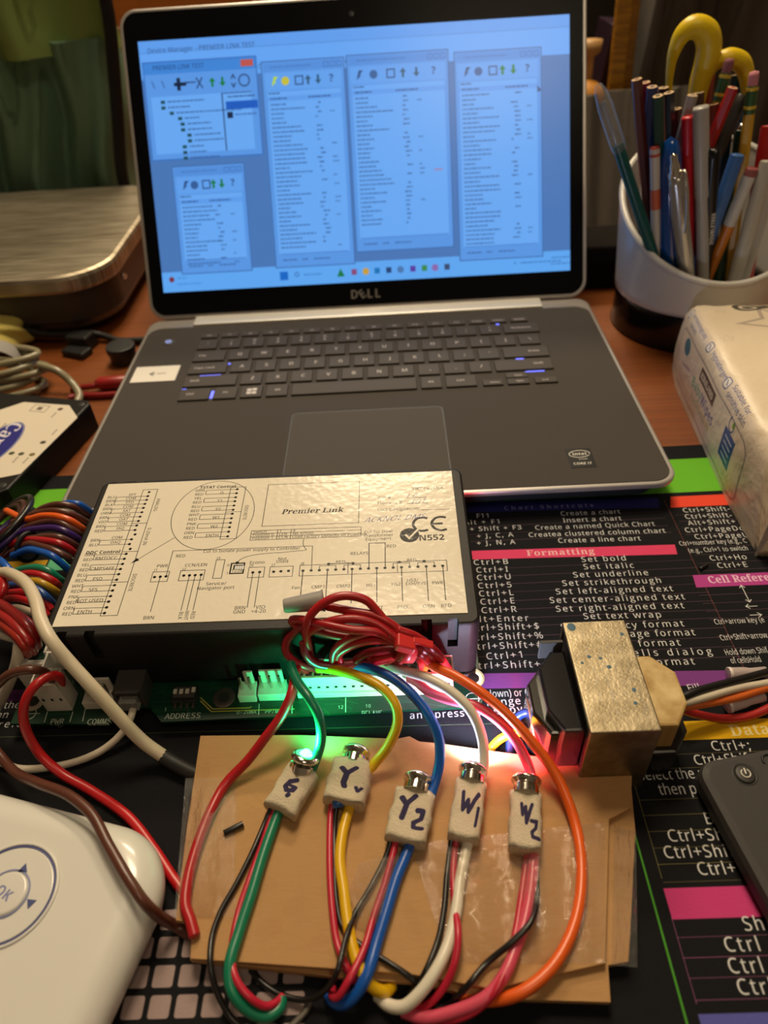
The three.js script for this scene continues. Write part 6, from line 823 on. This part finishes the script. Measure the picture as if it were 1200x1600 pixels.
    x.fillStyle = '#2a7a90'; x.beginPath(); x.ellipse(H - 22, Y(38), 6, 7, 0, 0, 7); x.fill(); x.fillStyle = 'rgba(140,120,150,0.5)'; for (let i = 0; i < 5; i++) x.fillRect(H - 36 + i, Y(42 + i * 4), 1.6, 8);
    x.fillStyle = '#2c5a9c'; x.fillRect(H - 42, Y(168), 20, 22); x.fillStyle = '#c8d4e4'; for (let i = 0; i < 4; i++) x.fillRect(H - 39 + i * 4, Y(164), 1.2, 14); x.strokeStyle = '#3a5a8c'; x.lineWidth = 1.2; x.beginPath(); x.arc(H - 17, Y(154), 4.6, 0.6, 5.6); x.stroke(); x.fillStyle = '#6a9a30'; x.beginPath(); x.arc(H - 16, Y(157), 2, 0, 7); x.fill();
    // star on the upper face
    const star = (a, d, R, r, wd, rot, c) => { x.strokeStyle = c; x.lineWidth = wd; x.lineJoin = 'miter'; x.beginPath(); for (let i = 0; i < 10; i++) { const t = rot + i * Math.PI / 5, q = i % 2 ? r : R; x.lineTo(a + q * Math.cos(t), Y(d) + q * Math.sin(t)); } x.closePath(); x.stroke(); };
    star(H + 52, 46, 26, 12, 2.6, Math.PI, '#bdb0a4'); star(H + 18, 24, 5, 2.4, 0.5, 0.3, '#cfc2b2'); star(H + 38, 96, 5, 2.4, 0.5, 0.3, '#cfc2b2'); star(H + 12, 70, 5, 2.4, 0.5, 0.3, '#cfc2b2');
    // dark round quality mark with a box on its right
    x.fillStyle = '#4a4640'; x.beginPath(); x.ellipse(H + 38, Y(14), 11, 9.5, 0, 0, 7); x.fill(); x.fillRect(H + 46, Y(20), 28, 13); x.fillStyle = '#d8ccb8'; x.beginPath(); x.ellipse(H + 38, Y(14), 6.6, 5.4, 0, 0, 7); x.fill(); x.fillStyle = '#4a4640'; x.beginPath(); x.ellipse(H + 38, Y(14), 4, 3.2, 0, 0, 7); x.fill(); x.fillStyle = '#d8ccb8'; for (let i = 0; i < 3; i++) x.fillRect(H + 52, Y(18) + i * 3.4, 18 - i * 3, 1.6);
  });
  part(w, 'wrapper', g, M(rgb(0.93, 0.9, 0.86), 0.42, { map: art, bumpMap: rep(midNoise, 3), bumpScale: 0.0008, clearcoat: 0.2, clearcoatRoughness: 0.3 }), 'cream printed plastic wrapper');
  const c = [L0[0] + e[0] * 84 + f[0] * 62, L0[1] + e[1] * 84 + f[1] * 62]; part(w, 'lid', lathe([[0.001, 5], [26, 5], [29, 4.2], [31, 2], [31.5, 0]], c[0], H - 0.6, c[1], 48).scale(1, 1, 1), M(rgb(0.7, 0.67, 0.62), 0.35), 'round white lid');
  part(w, 'end_fold', (() => { const s = new THREE.Shape(); s.moveTo(0, 0); s.lineTo(20, 0); s.lineTo(8, 40); s.lineTo(2, 44); const q = new THREE.ExtrudeGeometry(s, { depth: 1.2, bevelEnabled: false }); q.rotateY(0.5); q.translate(L0[0] + f[0] * (len - 2) + 2, 1.2, L0[1] + f[1] * (len - 2)); return q; })(), M(rgb(0.6, 0.55, 0.5), 0.4), 'folded end seal');
}
// ---- black remote control ----
{
  const r = thing('remote_control', 'black remote control with round power button', 'remote control', [172, 2, 470]), rot = 0.16, pl = (g) => { g.rotateY(rot); g.translate(171, 0, 480); return g; };
  part(r, 'body', pl(slab(roundRect(-24, -68, 24, 68, 9), 2.2, 14, 3.4, 8)), M(rgb(0.035, 0.032, 0.03), 0.5, { bumpMap: rep(fineNoise, 0.3), bumpScale: 0.0001 }));
  const p = [155.5,14.6,423.2]; part(r, 'power_button', lathe([[0.001, 1.2], [3.3, 1.1], [3.9, 0.6], [4, 0]], p[0], 13.8, p[2], 28), M(rgb(0.03, 0.028, 0.027), 0.45)); part(r, 'button_ring', lathe([[4.1, 0], [4.6, 0.2], [4.9, 0]], p[0], 14, p[2], 28), M(rgb(0.005, 0.005, 0.005), 0.5));
  { const g = new THREE.TorusGeometry(1.75, 0.28, 6, 24, 5.2); g.rotateX(-Math.PI / 2); g.rotateY(2.2); g.translate(p[0], 15.05, p[2]); part(r, 'power_symbol', merge([g, bx(p[0] - 0.28, 14.9, p[2] - 2.2, p[0] + 0.28, 15.2, p[2] + 0.2)]), M(rgb(0.75, 0.7, 0.62), 0.5)); }
  const q = [166.4,14.2,417.6]; { const g = new THREE.TorusGeometry(2.6, 0.5, 6, 20, 3.6); g.rotateX(-Math.PI / 2); g.translate(q[0] + 1, 14.2, q[2]); part(r, 'embossed_mark', g, BLACK); }
}

// ---- background behind the laptop ----
{
  const cab = thing('wooden_cabinet', 'orange brown wooden cabinet front behind the laptop', 'cabinet', [-330, 0, -640]);
  const cw = M(rgb(0.8, 0.66, 0.3), 0.45, { map: woodTex });
  part(cab, 'side_panel', uvBox(bx(-760, 0, -640, 262, 420, -600, 2), 300), cw); part(cab, 'top_board', uvBox(bx(-770, 420, -640, 268, 438, -590, 2), 300), cw);
  // dark coats hanging on the right
  const cloth = (x0, x1, y0, y1, z, amp, fr, back, ph = 0) => { const g = new THREE.BoxGeometry(x1 - x0, y1 - y0, back, 80, 20, 1), p = g.attributes.position; for (let i = 0; i < p.count; i++) { const X = p.getX(i), Y = p.getY(i), f = Math.sin(X * fr + ph + Y * 0.004) * amp + Math.sin(X * fr * 2.7 + 1 + ph) * amp * 0.35; p.setXYZ(i, X + (x0 + x1) / 2 + Y * 0.05, Y + (y0 + y1) / 2, p.getZ(i) + z - back / 2 + (p.getZ(i) > 0 ? f : 0)); } g.computeVertexNormals(); return uvBox(g, 60); };
  single('hanging_coat', 'grey brown coat hanging in folds behind the pen cup', 'coat', cloth(296, 474, 0, 520, -300, 16, 0.052, 40), M(rgb(0.1, 0.085, 0.07), 0.95, { bumpMap: rep(weaveNoise, 4), bumpScale: 0.0005 }));
  single('hanging_coat', 'black coat hanging at the right picture edge', 'coat', cloth(500, 740, 0, 520, -290, 10, 0.04, 40, 2), M(rgb(0.012, 0.01, 0.01), 0.95));
  single('dark_screen', 'dark brown board standing behind the coats', 'board', bx(150, 0, -420, 720, 300, -400, 2), M(rgb(0.022, 0.018, 0.015), 0.8));
  // narrow ochre plank leaning there, a turned wooden spindle, an orange ball, a purple book
  const ochre = (c) => M(c, 0.5, { map: noiseTex(256, 3, 4, 61, [1, 12], mix([205, 190, 160], [255, 250, 235])) });
  const lean = (a, b, w, d) => { const u = V(b).sub(V(a)).normalize(), foot = V(a).addScaledVector(u, (0.5 - a[1]) / u.y), L = foot.distanceTo(V(b)), g = new RoundedBoxGeometry(w, L, d, 2, 2); g.translate(0, L / 2, 0); return uvBox(along(g, foot.toArray(), b), 80); };
  single('wooden_plank', 'narrow ochre plank leaning between laptop and coat', 'plank', lean([260.6,127.5,-265], [256.4,225.2,-265], 15, 10), ochre(rgb(0.5, 0.27, 0.02)));
  single('wooden_plank', 'second ochre plank close behind the first', 'plank', lean([275.7,110.7,-282], [269.7,223.4,-282], 13, 8), ochre(rgb(0.34, 0.17, 0.015)));
  single('book', 'dark purple book standing beside the ochre plank', 'book', (() => { const c = [256.2,145,-290], g = new RoundedBoxGeometry(16, 170, 60, 2, 1); g.rotateZ(-0.1); g.translate(c[0], 88, -320); return g; })(), M(rgb(0.03, 0.012, 0.03), 0.5));
  { const s = [229.2,167.6,-250]; single('wooden_spindle', 'short turned wooden knob beside the laptop lid', 'wooden knob', lathe([[0.001, 0], [7, 0], [7, 8], [5, 14], [9, 34], [9.5, 44], [5, 60], [4.4, s[1] - 14], [10, s[1] - 10], [10.5, s[1]], [0.001, s[1]]], s[0] - 2, 0, s[2], 26), M(rgb(0.5, 0.28, 0.1), 0.5)); }
  { const s = [228.8,118.6,-240]; single('orange_ball', 'small orange ball half hidden by the laptop lid', 'ball', new THREE.SphereGeometry(17, 28, 18).translate(s[0] - 2, s[1], s[2]), M(rgb(0.62, 0.26, 0.03), 0.6)); }
  // folded grey fabric under it, dark box on the desk
  const slump = (g) => { const p = g.attributes.position; for (let i = 0; i < p.count; i++) p.setZ(i, p.getZ(i) - p.getY(i) * 0.6); g.computeVertexNormals(); return g; };
  single('folded_fabric', 'folded grey brown fabric between laptop and pen cup', 'fabric', slump(cloth(214, 340, 0, 126, -150, 10, 0.085, 12, 0.6)), M(rgb(0.09, 0.075, 0.06), 0.95, { bumpMap: rep(weaveNoise, 4), bumpScale: 0.0005 }));
  single('storage_box', 'dark box standing on the desk behind the laptop corner', 'box', bx(150, 0, -112, 262, 40, -60, 3), M(rgb(0.01, 0.008, 0.007), 0.9, { specularIntensity: 0.2 }));
  { const p = [-274.1,99.6,-342]; single('book', 'small book with reddish patterned cover beside the black strap', 'book', bx(p[0] - 6, 0, -360, p[0] + 16, 190, -342, 1), M(rgb(0.35, 0.12, 0.07), 0.6, { map: noiseTex(128, 6, 3, 51, [1, 1], mix([120, 50, 40], [230, 200, 130])) })); }
}

for (const o of scene.children) delete o.userData.base;
scene.traverse((o) => { delete o.userData.base; });
renderer.render(scene, camera);
